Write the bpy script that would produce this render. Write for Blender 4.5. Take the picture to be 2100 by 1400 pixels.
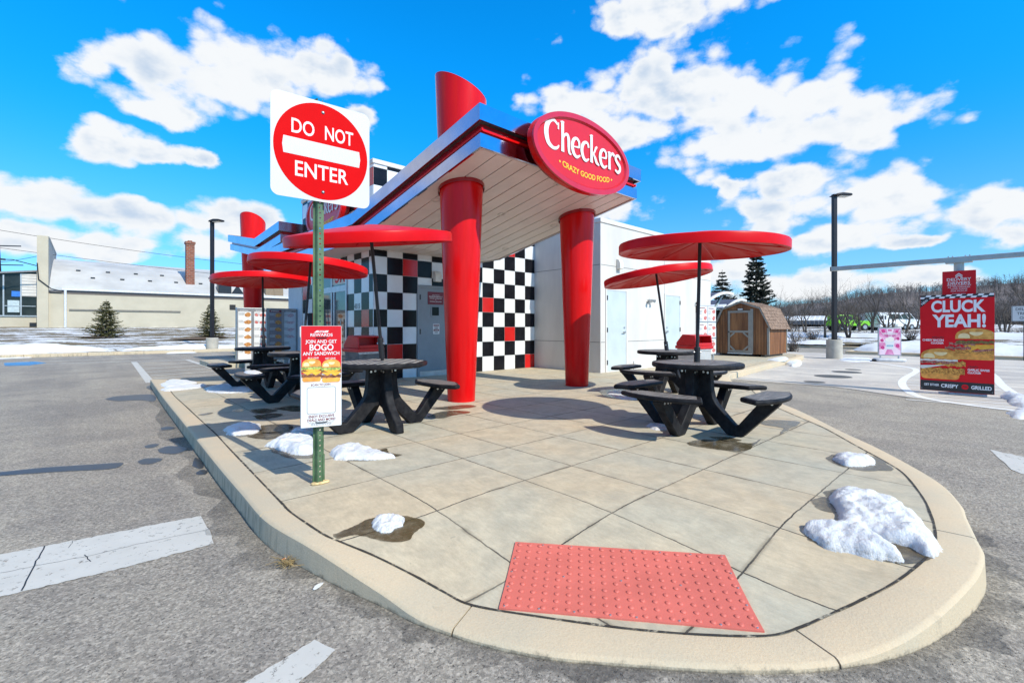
import bpy, bmesh, math, random
from mathutils import Vector, Matrix, Euler
random.seed(11)
SC = bpy.context.scene
for o in list(bpy.data.objects): bpy.data.objects.remove(o)
COL = SC.collection
R = math.radians
# ------------------------------------------------------------------ camera
HEAD = R(47.5)
EYE = Vector((0, 0, 1.16))
cd = bpy.data.cameras.new('camera'); cam = bpy.data.objects.new('camera', cd); COL.objects.link(cam)
cd.sensor_width = 36; cd.lens = 36 * 950 / 2100; cd.shift_y = -30 / 2100
cd.clip_start = .05; cd.clip_end = 6000
cam.location = EYE; cam.rotation_euler = (R(90), 0, HEAD - R(90))
SC.camera = cam
FW = Vector((math.cos(HEAD), math.sin(HEAD), 0)); RT = Vector((math.sin(HEAD), -math.cos(HEAD), 0)); UPV = Vector((0, 0, 1))

def ray(px, py): return FW + RT * ((px - 1050) / 950) + UPV * ((670 - py) / 950)
def gp(px, py, z=-.15):          # where the ground at height z stands for a point measured in the survey of the photo
    d = ray(px, py); t = (z - EYE.z) / d.z
    return EYE + d * t
# ------------------------------------------------------------------ light and sky
SUN_EL = R(42.4); SUN_DIR = Vector((.074 * math.cos(SUN_EL), -.997 * math.cos(SUN_EL), math.sin(SUN_EL))).normalized()
sd = bpy.data.lights.new('sun', 'SUN'); sd.energy = 4.6; sd.angle = R(.5); sd.color = (1, .935, .815)
sun = bpy.data.objects.new('sun', sd); COL.objects.link(sun); sun.rotation_euler = SUN_DIR.to_track_quat('Z', 'Y').to_euler()
SC.view_settings.view_transform = 'Standard'; SC.view_settings.look = 'None'
SC.view_settings.exposure = .15; SC.view_settings.gamma = 1
SC.render.film_transparent = False
SC.cycles.max_bounces = 6; SC.cycles.diffuse_bounces = 3; SC.cycles.glossy_bounces = 3
SC.cycles.transparent_max_bounces = 12

def nn(nt, t, **kw):
    n = nt.nodes.new(t)
    for k, v in kw.items(): setattr(n, k, v)
    return n
def math_(nt, op, a, b=None, c=None, clamp=False):
    n = nt.nodes.new('ShaderNodeMath'); n.operation = op; n.use_clamp = clamp
    for i, x in enumerate((a, b, c)):
        if x is None: continue
        if isinstance(x, (int, float)): n.inputs[i].default_value = x
        else: nt.links.new(x, n.inputs[i])
    return n.outputs[0]
def vmath(nt, op, a, b=None):
    n = nt.nodes.new('ShaderNodeVectorMath'); n.operation = op
    for i, x in enumerate((a, b)):
        if x is None: continue
        if isinstance(x, (tuple, list, Vector)): n.inputs[i].default_value = x
        else: nt.links.new(x, n.inputs[i])
    return n
def mixc(nt, f, a, b, blend='MIX'):
    n = nt.nodes.new('ShaderNodeMix'); n.data_type = 'RGBA'; n.blend_type = blend
    for s, x in ((n.inputs[0], f), (n.inputs[6], a), (n.inputs[7], b)):
        if isinstance(x, (int, float)): s.default_value = x
        elif isinstance(x, (tuple, list)): s.default_value = (*x[:3], 1)
        else: nt.links.new(x, s)
    return n.outputs[2]
def noise(nt, vec, scale, detail=4, rough=.55, dist=0):
    n = nt.nodes.new('ShaderNodeTexNoise'); n.inputs['Scale'].default_value = scale; n.inputs['Detail'].default_value = detail
    n.inputs['Roughness'].default_value = rough; n.inputs['Distortion'].default_value = dist
    if vec is not None: nt.links.new(vec, n.inputs['Vector'])
    return n.outputs['Fac']
def sstep(nt, x, lo, hi):
    n = nt.nodes.new('ShaderNodeMapRange'); n.interpolation_type = 'SMOOTHSTEP'
    n.inputs[1].default_value = lo; n.inputs[2].default_value = hi
    nt.links.new(x, n.inputs[0]); return n.outputs[0]

W = bpy.data.worlds.new('World'); SC.world = W; W.use_nodes = True
def build_sky():
    nt = W.node_tree; nt.nodes.clear()
    out = nn(nt, 'ShaderNodeOutputWorld'); bg = nn(nt, 'ShaderNodeBackground'); bg.inputs[1].default_value = .13
    sky = nn(nt, 'ShaderNodeTexSky'); sky.sky_type = 'NISHITA'; sky.sun_disc = False
    sky.sun_elevation = SUN_EL; sky.sun_rotation = math.atan2(SUN_DIR.x, SUN_DIR.y)
    sky.air_density = 1.0; sky.dust_density = .3; sky.ozone_density = 3.0
    tc = nn(nt, 'ShaderNodeTexCoord'); D = tc.outputs['Generated']
    sep = nn(nt, 'ShaderNodeSeparateXYZ'); nt.links.new(D, sep.inputs[0])
    el = math_(nt, 'ARCSINE', sep.outputs[2])
    # azimuth measured clockwise from the north-east (u = v) diagonal of the site
    c, s = math.cos(HEAD), math.sin(HEAD)
    fx = math_(nt, 'ADD', math_(nt, 'MULTIPLY', sep.outputs[0], c), math_(nt, 'MULTIPLY', sep.outputs[1], s))
    rx = math_(nt, 'SUBTRACT', math_(nt, 'MULTIPLY', sep.outputs[0], s), math_(nt, 'MULTIPLY', sep.outputs[1], c))
    az = math_(nt, 'ARCTAN2', rx, fx)
    comb = nn(nt, 'ShaderNodeCombineXYZ'); nt.links.new(az, comb.inputs[0]); nt.links.new(el, comb.inputs[1])
    P = comb.outputs[0]
    # sky tint: deeper, more saturated blue overhead, pale by the horizon
    hs = nn(nt, 'ShaderNodeHueSaturation'); hs.inputs['Saturation'].default_value = SKY_SAT; hs.inputs['Value'].default_value = SKY_VAL
    nt.links.new(sky.outputs[0], hs.inputs['Color'])
    skyc = mixc(nt, 1.0, hs.outputs[0], mixc(nt, sstep(nt, el, R(3), R(32)), SKY_TINT_LOW, SKY_TINT), 'MULTIPLY')
    # clouds: (azimuth, elevation, half width, half height) in degrees
    m = None
    wq = vmath(nt, 'MULTIPLY', P, (1.0, 1.4, 1)).outputs[0]
    wn_ = nn(nt, 'ShaderNodeTexNoise'); wn_.inputs['Scale'].default_value = 6.5; wn_.inputs['Detail'].default_value = 6; wn_.inputs['Roughness'].default_value = .62; nt.links.new(wq, wn_.inputs['Vector'])
    wv = vmath(nt, 'MULTIPLY', vmath(nt, 'SUBTRACT', wn_.outputs['Color'], (.5, .5, .5)).outputs[0], (.13, .055, 0)).outputs[0]
    PW = vmath(nt, 'ADD', P, wv).outputs[0]
    for (a, e, wa, we) in CLOUDS:
        v = vmath(nt, 'SUBTRACT', PW, (R(a), R(e), 0)).outputs[0]
        v = vmath(nt, 'MULTIPLY', v, (1 / R(wa), 1 / R(we), 0)).outputs[0]
        l = vmath(nt, 'LENGTH', v).outputs['Value']
        m = l if m is None else math_(nt, 'SMOOTH_MIN', m, l, .35)
    blob = math_(nt, 'SUBTRACT', 1.0, m)
    # broken cloud added overhead, out of view, to whiten the shadow fill
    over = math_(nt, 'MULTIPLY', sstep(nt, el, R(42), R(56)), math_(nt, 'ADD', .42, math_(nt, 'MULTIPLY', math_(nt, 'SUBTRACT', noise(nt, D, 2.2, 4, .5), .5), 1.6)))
    sc = vmath(nt, 'MULTIPLY', P, (1.0, 1.55, 1)).outputs[0]
    n1 = noise(nt, sc, 9, 7, .6)
    def puffs(scale, k):
        vo = nn(nt, 'ShaderNodeTexVoronoi'); vo.feature = 'F1'; vo.inputs['Scale'].default_value = scale
        nt.links.new(vmath(nt, 'ADD', sc, vmath(nt, 'MULTIPLY', wv, (.35, .35, 0)).outputs[0]).outputs[0], vo.inputs['Vector']); return math_(nt, 'MULTIPLY', math_(nt, 'SUBTRACT', .40, vo.outputs['Distance']), k)
    billow = math_(nt, 'ADD', puffs(13, .75), puffs(29, .42))
    dens = math_(nt, 'ADD', blob, math_(nt, 'MULTIPLY', math_(nt, 'SUBTRACT', n1, .5), 1.35))
    dens = math_(nt, 'ADD', math_(nt, 'ADD', dens, billow), .09)
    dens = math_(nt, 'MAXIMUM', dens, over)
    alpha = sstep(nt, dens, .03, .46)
    up = vmath(nt, 'ADD', sc, (.012, .035, 0)).outputs[0]
    n2 = noise(nt, up, 9, 4, .55); n2b = noise(nt, sc, 9, 4, .55)
    relief = math_(nt, 'SUBTRACT', n2, n2b)          # thicker cloud toward the sun: shaded side
    n3 = noise(nt, sc, 4.5, 4, .5)
    sh = math_(nt, 'ADD', math_(nt, 'MULTIPLY', relief, 2.4), math_(nt, 'MULTIPLY', math_(nt, 'SUBTRACT', n3, .47), 2.2))
    sh = math_(nt, 'MULTIPLY', sstep(nt, sh, -.05, .55), sstep(nt, dens, .3, .9))
    cl = mixc(nt, sh, (6.4, 6.6, 6.8), (3.9, 4.75, 5.9))
    cl = mixc(nt, sstep(nt, el, R(38), R(54)), cl, (2.45, 2.0, 1.58))  # added overhead cloud dimmed and warmed so the shadow fill stays neutral
    # thin haze whitening the lowest degrees of air
    low = sstep(nt, el, R(24), R(-2))
    low = math_(nt, 'MULTIPLY', math_(nt, 'POWER', low, 1.7), .55)
    base = mixc(nt, low, skyc, (3.45, 4.75, 6.5))
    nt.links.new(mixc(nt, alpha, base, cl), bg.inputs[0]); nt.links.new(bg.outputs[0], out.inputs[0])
SKY_SAT = 1.35; SKY_VAL = 1.0; SKY_TINT = (.10, 1.95, 2.2); SKY_TINT_LOW = (.36, 1.08, 1.55)
CLOUD_PX = [(190,128,80,48),(330,150,135,75),(480,160,170,85),(640,140,140,50),(370,232,80,30),(210,290,100,48),(395,322,40,25),(310,312,55,28),
 (70,405,140,45),(250,440,120,40),(60,480,140,45),(190,500,160,35),(500,462,150,45),(420,495,130,22),(1370,22,190,58),
 (1190,215,110,55),(1330,180,120,75),(1480,190,140,85),(1630,225,140,95),(1790,262,140,50),(1550,290,230,55),(1260,285,150,40),
 (1650,370,140,55),(1800,385,150,65),(1590,440,110,45),(1750,470,90,30),(1500,385,38,28),(2060,430,110,60),(2090,490,90,40),
 (1690,500,160,26),(1850,500,90,14),(1280,420,60,40),(735,235,48,30),(1500,560,70,30),(1650,585,150,28),(1920,570,190,24),(30,575,90,20)]
CLOUDS = []
for (x, y, rx_, ry_) in CLOUD_PX:
    d = ray(x, y).normalized(); a0 = math.degrees(math.atan((x - 1050) / 950)); e0 = math.degrees(math.asin(d.z))
    a1 = math.degrees(math.atan((x + rx_ - 1050) / 950)); a2 = math.degrees(math.atan((x - rx_ - 1050) / 950))
    e1 = math.degrees(math.asin(ray(x, y - ry_).normalized().z)); e2 = math.degrees(math.asin(ray(x, y + ry_).normalized().z))
    CLOUDS.append((a0, e0, max(1, (a1 - a2) / 2 * 1.2), max(.6, (e1 - e2) / 2 * 1.28)))
CLOUDS += [(-72, 20, 14, 6), (-98, 27, 16, 7), (-85, 9, 20, 3.5), (-125, 14, 18, 5), (75, 22, 12, 6), (100, 12, 20, 4), (150, 9, 24, 4), (-160, 24, 16, 6)]  # clouds added out of view for the steel fascia to reflect
build_sky()

# ------------------------------------------------------------------ scene helpers
def tag(o, label=None, cat=None, group=None, kind=None):
    if label: o['label'] = label
    if cat: o['category'] = cat
    if group: o['group'] = group
    if kind: o['kind'] = kind
    return o
def empty(name, loc=(0, 0, 0), rot=(0, 0, 0), label=None, cat=None, group=None, parent=None):
    o = bpy.data.objects.new(name, None); COL.objects.link(o); o.empty_display_size = .1
    o.location = loc; o.rotation_euler = rot
    if parent: o.parent = parent
    return tag(o, label, cat, group)
def children(o): return [c for c in bpy.data.objects if c.parent == o]
def copy_tree(o, loc=None, rz=None, parent=None, label=None):
    c = o.copy(); COL.objects.link(c)
    if parent is not None: c.parent = parent
    if loc is not None: c.location = loc
    if rz is not None: c.rotation_euler = (c.rotation_euler[0], c.rotation_euler[1], rz)
    if label: c['label'] = label
    for ch in children(o): copy_tree(ch, parent=c)
    return c

class MB:
    def __init__(s): s.v = []; s.f = []; s.m = []; s.cur = 0
    def mat(s, i): s.cur = i; return s
    def face(s, pts):
        b = len(s.v); s.v += [tuple(p) for p in pts]; s.f.append(list(range(b, b + len(pts)))); s.m.append(s.cur); return s
    def add(s, vs, fs):
        b = len(s.v); s.v += [tuple(p) for p in vs]
        for f in fs: s.f.append([i + b for i in f]); s.m.append(s.cur)
        return s
    def box(s, x0, x1, y0, y1, z0, z1):
        vs = [(x, y, z) for z in (z0, z1) for y in (y0, y1) for x in (x0, x1)]
        return s.add(vs, [(0, 2, 3, 1), (4, 5, 7, 6), (0, 1, 5, 4), (2, 6, 7, 3), (0, 4, 6, 2), (1, 3, 7, 5)])
    def bar(s, a, b, w, h, up=(0, 0, 1)):
        a = Vector(a); b = Vector(b); d = (b - a).normalized(); u = Vector(up)
        x = d.cross(u)
        if x.length < 1e-4: x = d.cross(Vector((1, 0, 0)))
        x.normalize(); y = x.cross(d).normalized(); x *= w / 2; y *= h / 2
        vs = [a - x - y, a + x - y, a + x + y, a - x + y, b - x - y, b + x - y, b + x + y, b - x + y]
        return s.add(vs, [(3, 2, 1, 0), (4, 5, 6, 7), (0, 1, 5, 4), (1, 2, 6, 5), (2, 3, 7, 6), (3, 0, 4, 7)])
    def tube(s, pts, rad, n=8, cap=True):
        pts = [Vector(p) for p in pts]; rs = rad if isinstance(rad, (list, tuple)) else [rad] * len(pts)
        rings = []; prev = None
        for i, p in enumerate(pts):
            d = (pts[min(i + 1, len(pts) - 1)] - pts[max(i - 1, 0)]).normalized()
            if prev is None:
                x = d.cross(Vector((0, 0, 1)))
                if x.length < 1e-3: x = d.cross(Vector((1, 0, 0)))
            else: x = prev - d * prev.dot(d)
            x.normalize(); y = d.cross(x); prev = x
            rings.append([p + (x * math.cos(2 * math.pi * k / n) + y * math.sin(2 * math.pi * k / n)) * rs[i] for k in range(n)])
        vs = [q for r in rings for q in r]; fs = []
        for i in range(len(rings) - 1):
            for k in range(n):
                a = i * n + k; b = i * n + (k + 1) % n; fs.append((a, b, b + n, a + n))
        if cap: fs.append(tuple(range(n - 1, -1, -1))); fs.append(tuple(range(len(vs) - n, len(vs))))
        return s.add(vs, fs)
    def lathe(s, prof, n=32, c=(0, 0), cap=True):      # prof: (r, z)
        vs = []; fs = []
        for r, z in prof:
            for k in range(n):
                a = 2 * math.pi * k / n; vs.append((c[0] + r * math.cos(a), c[1] + r * math.sin(a), z))
        for i in range(len(prof) - 1):
            for k in range(n):
                a = i * n + k; b = i * n + (k + 1) % n; fs.append((a, b, b + n, a + n))
        if cap: fs.append(tuple(range(n - 1, -1, -1))); fs.append(tuple(range(len(vs) - n, len(vs))))
        return s.add(vs, fs)
    def prism(s, poly, fn, t0, t1):                     # polygon (a,b) swept from t0 to t1; fn(a,b,t)->point
        n = len(poly); vs = [fn(a, b, t0) for a, b in poly] + [fn(a, b, t1) for a, b in poly]
        fs = [tuple(range(n - 1, -1, -1)), tuple(range(n, 2 * n))] + [(i, (i + 1) % n, (i + 1) % n + n, i + n) for i in range(n)]
        return s.add(vs, fs)
    def build(s, name, mats, parent=None, smooth=False, bevel=0, seg=2, loc=None, rot=None, angle=35):
        me = bpy.data.meshes.new(name); me.from_pydata(s.v, [], s.f)
        for m in (mats if isinstance(mats, (list, tuple)) else [mats]): me.materials.append(m)
        me.polygons.foreach_set('material_index', s.m); me.update()
        bm = bmesh.new(); bm.from_mesh(me); bmesh.ops.remove_doubles(bm, verts=bm.verts, dist=1e-5)
        bmesh.ops.recalc_face_normals(bm, faces=bm.faces); bm.to_mesh(me); bm.free()
        o = bpy.data.objects.new(name, me); COL.objects.link(o)
        if parent: o.parent = parent
        if loc is not None: o.location = loc
        if rot is not None: o.rotation_euler = rot
        if bevel:
            md = o.modifiers.new('bevel', 'BEVEL'); md.width = bevel; md.segments = seg; md.limit_method = 'ANGLE'; md.angle_limit = R(35)
            md.use_clamp_overlap = True
        if smooth or bevel:
            me.polygons.foreach_set('use_smooth', [True] * len(me.polygons)); me.set_sharp_from_angle(angle=R(angle if not bevel else 60))
        return o
FXZ = lambda y0: None

# ------------------------------------------------------------------ materials
def bsdf(m):
    m.use_nodes = True; return m.node_tree, m.node_tree.nodes['Principled BSDF']
def setin(b, k, v):
    if k in b.inputs: b.inputs[k].default_value = v
def M(name, col, rough=.6, metal=0, var=.12, scale=6, bump=0, bscale=60, coat=0, spec=.5, detail=5, col2=None, stretch=None):
    m = bpy.data.materials.new(name); nt, b = bsdf(m)
    tc = nn(nt, 'ShaderNodeTexCoord'); v = tc.outputs['Object']
    if stretch: v = vmath(nt, 'MULTIPLY', v, stretch).outputs[0]
    c1 = tuple(max(0, x * (1 - var)) for x in col); c2 = col2 or tuple(min(1, x * (1 + var)) for x in col)
    f = noise(nt, v, scale, detail, .6); f = sstep(nt, f, .3, .7)
    nt.links.new(mixc(nt, f, c1, c2), b.inputs['Base Color'])
    rr = noise(nt, v, scale * 2.3, 3, .5)
    mr = nn(nt, 'ShaderNodeMapRange'); mr.inputs[3].default_value = max(.02, rough * .85); mr.inputs[4].default_value = min(1, rough * 1.15)
    nt.links.new(rr, mr.inputs[0]); nt.links.new(mr.outputs[0], b.inputs['Roughness'])
    setin(b, 'Metallic', metal); setin(b, 'Coat Weight', coat); setin(b, 'Coat Roughness', .08); setin(b, 'Specular IOR Level', spec)
    if bump:
        bn = nn(nt, 'ShaderNodeBump'); bn.inputs['Strength'].default_value = bump; bn.inputs['Distance'].default_value = .01
        nt.links.new(noise(nt, v, bscale, 4, .6), bn.inputs['Height']); nt.links.new(bn.outputs[0], b.inputs['Normal'])
    return m
# ------------------------------------------------------------------ ground materials
def asphalt_mat(name='asphalt', lo=.085, hi=.53, grain=1.0, warm=(1.10, .99, .83)):
    m = bpy.data.materials.new(name); nt, b = bsdf(m)
    v = nn(nt, 'ShaderNodeTexCoord').outputs['Object']
    vo = nn(nt, 'ShaderNodeTexVoronoi'); vo.inputs['Scale'].default_value = 95 * grain; vo.inputs['Randomness'].default_value = 1
    nt.links.new(v, vo.inputs['Vector'])
    cellr = nn(nt, 'ShaderNodeSeparateColor'); nt.links.new(vo.outputs['Color'], cellr.inputs[0])
    g = noise(nt, v, 210 * grain, 3, .7)
    g2 = noise(nt, v, 38 * grain, 4, .65)
    f = math_(nt, 'ADD', math_(nt, 'MULTIPLY', math_(nt, 'POWER', cellr.outputs[0], 2.0), .42), math_(nt, 'MULTIPLY', g, .62))
    f = math_(nt, 'ADD', f, math_(nt, 'MULTIPLY', math_(nt, 'SUBTRACT', g2, .5), .85))
    pit = sstep(nt, noise(nt, v, 75 * grain, 2, .6), .60, .74)
    f = math_(nt, 'SUBTRACT', f, math_(nt, 'MULTIPLY', pit, .45), clamp=True)
    c = mixc(nt, f, tuple(lo * w for w in warm), tuple(hi * w for w in warm))
    big = sstep(nt, noise(nt, v, .55, 5, .6, .6), .32, .7)
    mid = sstep(nt, noise(nt, v, 3.2, 5, .6), .3, .7)
    c = mixc(nt, 1.0, c, mixc(nt, big, (.84, .84, .86), (1.13, 1.12, 1.1)), 'MULTIPLY')
    c = mixc(nt, 1.0, c, mixc(nt, mid, (.93, .93, .94), (1.06, 1.06, 1.05)), 'MULTIPLY')
    tr = sstep(nt, noise(nt, vmath(nt, 'MULTIPLY', v, (1.6, .10, 1)).outputs[0], 1.0, 4, .6, .3), .34, .66)
    c = mixc(nt, 1.0, c, mixc(nt, tr, (.90, .90, .91), (1.06, 1.06, 1.05)), 'MULTIPLY')
    oil = math_(nt, 'MULTIPLY', sstep(nt, noise(nt, v, 2.1, 5, .7), .66, .76), .38)
    c = mixc(nt, oil, c, (.05, .05, .05))
    nt.links.new(c, b.inputs['Base Color']); setin(b, 'Roughness', .85)
    bn = nn(nt, 'ShaderNodeBump'); bn.inputs['Strength'].default_value = .75; bn.inputs['Distance'].default_value = .006
    h = math_(nt, 'ADD', f, math_(nt, 'MULTIPLY', pit, -.5))
    nt.links.new(h, bn.inputs['Height']); nt.links.new(bn.outputs[0], b.inputs['Normal'])
    return m
U_JOINTS = [.2, .93, 1.655, 2.44, 2.985, 3.70, 4.43, 5.10, 5.785, 6.5, 7.22, 7.95, 8.68, 9.4, 10.12]
def concrete_patio():
    m = bpy.data.materials.new('patio_concrete'); nt, b = bsdf(m)
    v = nn(nt, 'ShaderNodeTexCoord').outputs['Object']
    sp = nn(nt, 'ShaderNodeSeparateXYZ'); nt.links.new(v, sp.inputs[0])
    wob = math_(nt, 'MULTIPLY', math_(nt, 'SUBTRACT', noise(nt, v, 9, 5, .7), .5), .022)
    u = math_(nt, 'ADD', sp.outputs[0], wob); w = math_(nt, 'ADD', sp.outputs[1], wob)
    dmin = None; idx = None
    for a in U_JOINTS:
        dd = math_(nt, 'ABSOLUTE', math_(nt, 'SUBTRACT', u, a)); gt = math_(nt, 'GREATER_THAN', u, a)
        dmin = dd if dmin is None else math_(nt, 'MINIMUM', dmin, dd); idx = gt if idx is None else math_(nt, 'ADD', idx, gt)
    t = math_(nt, 'DIVIDE', math_(nt, 'SUBTRACT', w, .94), .79)
    dv = math_(nt, 'MULTIPLY', math_(nt, 'SUBTRACT', .5, math_(nt, 'ABSOLUTE', math_(nt, 'SUBTRACT', math_(nt, 'FRACT', t), .5))), .79)
    jd = math_(nt, 'FLOOR', t)
    cell = nn(nt, 'ShaderNodeCombineXYZ'); nt.links.new(idx, cell.inputs[0]); nt.links.new(jd, cell.inputs[1])
    wn = nn(nt, 'ShaderNodeTexWhiteNoise'); wn.noise_dimensions = '2D'; nt.links.new(cell.outputs[0], wn.inputs['Vector'])
    d = math_(nt, 'MINIMUM', dmin, dv)
    warmf = math_(nt, 'ADD', math_(nt, 'MULTIPLY', wn.outputs['Value'], .55), math_(nt, 'MULTIPLY', sstep(nt, noise(nt, v, 1.1, 5, .6, .4), .3, .72), .6), clamp=True)
    c = mixc(nt, warmf, (.455, .432, .345), (.545, .445, .305))
    c = mixc(nt, 1.0, c, mixc(nt, sstep(nt, noise(nt, v, 5.5, 7, .68, .3), .28, .72), (.83, .84, .85), (1.09, 1.09, 1.08)), 'MULTIPLY')
    c = mixc(nt, 1.0, c, mixc(nt, noise(nt, v, 140, 3, .7), (.84, .84, .84), (1.14, 1.14, 1.14)), 'MULTIPLY')
    c = mixc(nt, 1.0, c, mixc(nt, sstep(nt, noise(nt, vmath(nt, 'MULTIPLY', v, (1, .3, 1)).outputs[0], 42, 7, .75), .25, .75), (.88, .88, .87), (1.09, 1.09, 1.08)), 'MULTIPLY')
    spots = sstep(nt, noise(nt, v, 22, 2, .5), .735, .78)
    c = mixc(nt, math_(nt, 'MULTIPLY', spots, .35), c, (.2, .19, .16))
    # damp halo and dark joint
    nearj = math_(nt, 'SUBTRACT', 1.0, sstep(nt, d, .0, .03))
    damp = math_(nt, 'MULTIPLY', nearj, sstep(nt, noise(nt, v, 2.6, 4, .6), .5, .62))
    c = mixc(nt, math_(nt, 'MULTIPLY', damp, .6), c, (.16, .13, .085))
    jw = math_(nt, 'SUBTRACT', 1.0, sstep(nt, d, .0026, .0066))
    jf = math_(nt, 'MULTIPLY', jw, math_(nt, 'ADD', .62, math_(nt, 'MULTIPLY', sstep(nt, noise(nt, v, 1.7, 3, .5), .35, .6), .38)))
    c = mixc(nt, jf, c, (.055, .05, .04))
    nt.links.new(c, b.inputs['Base Color']); setin(b, 'Roughness', .8)
    h = math_(nt, 'ADD', math_(nt, 'MULTIPLY', jw, -1.0), math_(nt, 'MULTIPLY', noise(nt, vmath(nt, 'MULTIPLY', v, (1, .15, 1)).outputs[0], 230, 2, .6), .16))
    bn = nn(nt, 'ShaderNodeBump'); bn.inputs['Strength'].default_value = .5; bn.inputs['Distance'].default_value = .006
    nt.links.new(h, bn.inputs['Height']); nt.links.new(bn.outputs[0], b.inputs['Normal'])
    return m
def kerb_mat():
    m = bpy.data.materials.new('kerb_concrete'); nt, b = bsdf(m)
    tc = nn(nt, 'ShaderNodeTexCoord'); v = tc.outputs['Object']
    sp = nn(nt, 'ShaderNodeSeparateXYZ'); nt.links.new(v, sp.inputs[0])
    c = mixc(nt, sstep(nt, noise(nt, v, 1.8, 5, .6), .3, .7), (.53, .45, .325), (.60, .475, .32))
    c = mixc(nt, 1.0, c, mixc(nt, noise(nt, v, 95, 5, .8), (.74, .74, .73), (1.2, 1.2, 1.2)), 'MULTIPLY')
    scuff = math_(nt, 'MULTIPLY', sstep(nt, noise(nt, vmath(nt, 'MULTIPLY', v, (1, 1, .4)).outputs[0], 11, 7, .75, .4), .58, .72), .34)
    c = mixc(nt, scuff, c, (.24, .21, .165))
    c = mixc(nt, math_(nt, 'MULTIPLY', sstep(nt, noise(nt, v, 6, 6, .7), .60, .8), .2), c, (.3, .26, .2))
    # tide of dirt on the foot of the kerb, with a ragged upper edge
    ht = math_(nt, 'ADD', sp.outputs[2], math_(nt, 'MULTIPLY', math_(nt, 'SUBTRACT', noise(nt, v, 14, 6, .75), .5), .09))
    dirt = math_(nt, 'SUBTRACT', 1.0, sstep(nt, ht, -.158, -.132))
    c = mixc(nt, math_(nt, 'MULTIPLY', dirt, .75), c, (.06, .055, .045))
    streak = sstep(nt, noise(nt, vmath(nt, 'MULTIPLY', v, (1, 1, .12)).outputs[0], 26, 5, .7), .46, .66)
    face = math_(nt, 'SUBTRACT', 1.0, sstep(nt, sp.outputs[2], -.05, -.015))
    leftk = math_(nt, 'MULTIPLY', math_(nt, 'SUBTRACT', 1.0, sstep(nt, sp.outputs[0], 1.3, 2.2)), sstep(nt, sp.outputs[1], 2.2, 3.6))
    c = mixc(nt, math_(nt, 'MULTIPLY', math_(nt, 'MULTIPLY', streak, face), math_(nt, 'MULTIPLY', leftk, .62)), c, (.14, .125, .10))
    nt.links.new(c, b.inputs['Base Color']); setin(b, 'Roughness', .85)
    bn = nn(nt, 'ShaderNodeBump'); bn.inputs['Strength'].default_value = .45; bn.inputs['Distance'].default_value = .006
    nt.links.new(math_(nt, 'ADD', noise(nt, v, 90, 5, .7), math_(nt, 'MULTIPLY', noise(nt, v, 9, 3, .5), .8)), bn.inputs['Height']); nt.links.new(bn.outputs[0], b.inputs['Normal'])
    return m
def snow_mat(name='snow', tint=(.74, .75, .765)):
    m = bpy.data.materials.new(name); nt, b = bsdf(m)
    v = nn(nt, 'ShaderNodeTexCoord').outputs['Object']
    c = mixc(nt, sstep(nt, noise(nt, v, 6, 5, .6), .3, .65), tuple(t * .93 for t in tint), tint)
    sp = sstep(nt, noise(nt, v, 60, 3, .6), .70, .78)
    c = mixc(nt, math_(nt, 'MULTIPLY', sp, .55), c, (.35, .31, .26))
    szp = nn(nt, 'ShaderNodeSeparateXYZ'); nt.links.new(v, szp.inputs[0])
    foot = math_(nt, 'MULTIPLY', math_(nt, 'MULTIPLY', math_(nt, 'SUBTRACT', 1.0, sstep(nt, szp.outputs[2], .0, .028)), sstep(nt, szp.outputs[2], -.06, -.02)), sstep(nt, noise(nt, v, 38, 5, .75), .42, .62))
    c = mixc(nt, math_(nt, 'MULTIPLY', foot, .55), c, (.30, .27, .22))
    nt.links.new(c, b.inputs['Base Color']); setin(b, 'Roughness', .55)
    setin(b, 'Subsurface Weight', .15); setin(b, 'Subsurface Radius', (.02, .025, .03)); setin(b, 'Subsurface Scale', .5)
    bn = nn(nt, 'ShaderNodeBump'); bn.inputs['Strength'].default_value = .8; bn.inputs['Distance'].default_value = .012
    nt.links.new(math_(nt, 'ADD', noise(nt, v, 55, 6, .75), math_(nt, 'MULTIPLY', noise(nt, v, 14, 3, .6), 1.5)), bn.inputs['Height']); nt.links.new(bn.outputs[0], b.inputs['Normal'])
    return m
def verge_mat(snowiness=.5, name='snowy_grass', stretch=(1, 1, 1)):
    m = bpy.data.materials.new(name); nt, b = bsdf(m)
    v0 = nn(nt, 'ShaderNodeTexCoord').outputs['Object']; v = vmath(nt, 'MULTIPLY', v0, stretch).outputs[0]
    g = mixc(nt, sstep(nt, noise(nt, v, 2.2, 6, .7), .3, .7), (.16, .115, .055), (.25, .18, .10))
    g = mixc(nt, sstep(nt, noise(nt, v, 30, 3, .7), .35, .7), g, (.10, .085, .035))
    f = math_(nt, 'ADD', math_(nt, 'MULTIPLY', noise(nt, v, .35, 3, .5), .8), math_(nt, 'MULTIPLY', noise(nt, v, 2.6, 9, .8, .6), .95))
    f = sstep(nt, f, 1.12 - snowiness * .55, 1.20 - snowiness * .55)
    c = mixc(nt, f, g, (.70, .71, .73))
    nt.links.new(c, b.inputs['Base Color']); setin(b, 'Roughness', .9)
    bn = nn(nt, 'ShaderNodeBump'); bn.inputs['Strength'].default_value = .7; bn.inputs['Distance'].default_value = .06
    nt.links.new(math_(nt, 'ADD', f, noise(nt, v, 12, 4, .6)), bn.inputs['Height']); nt.links.new(bn.outputs[0], b.inputs['Normal'])
    return m
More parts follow.
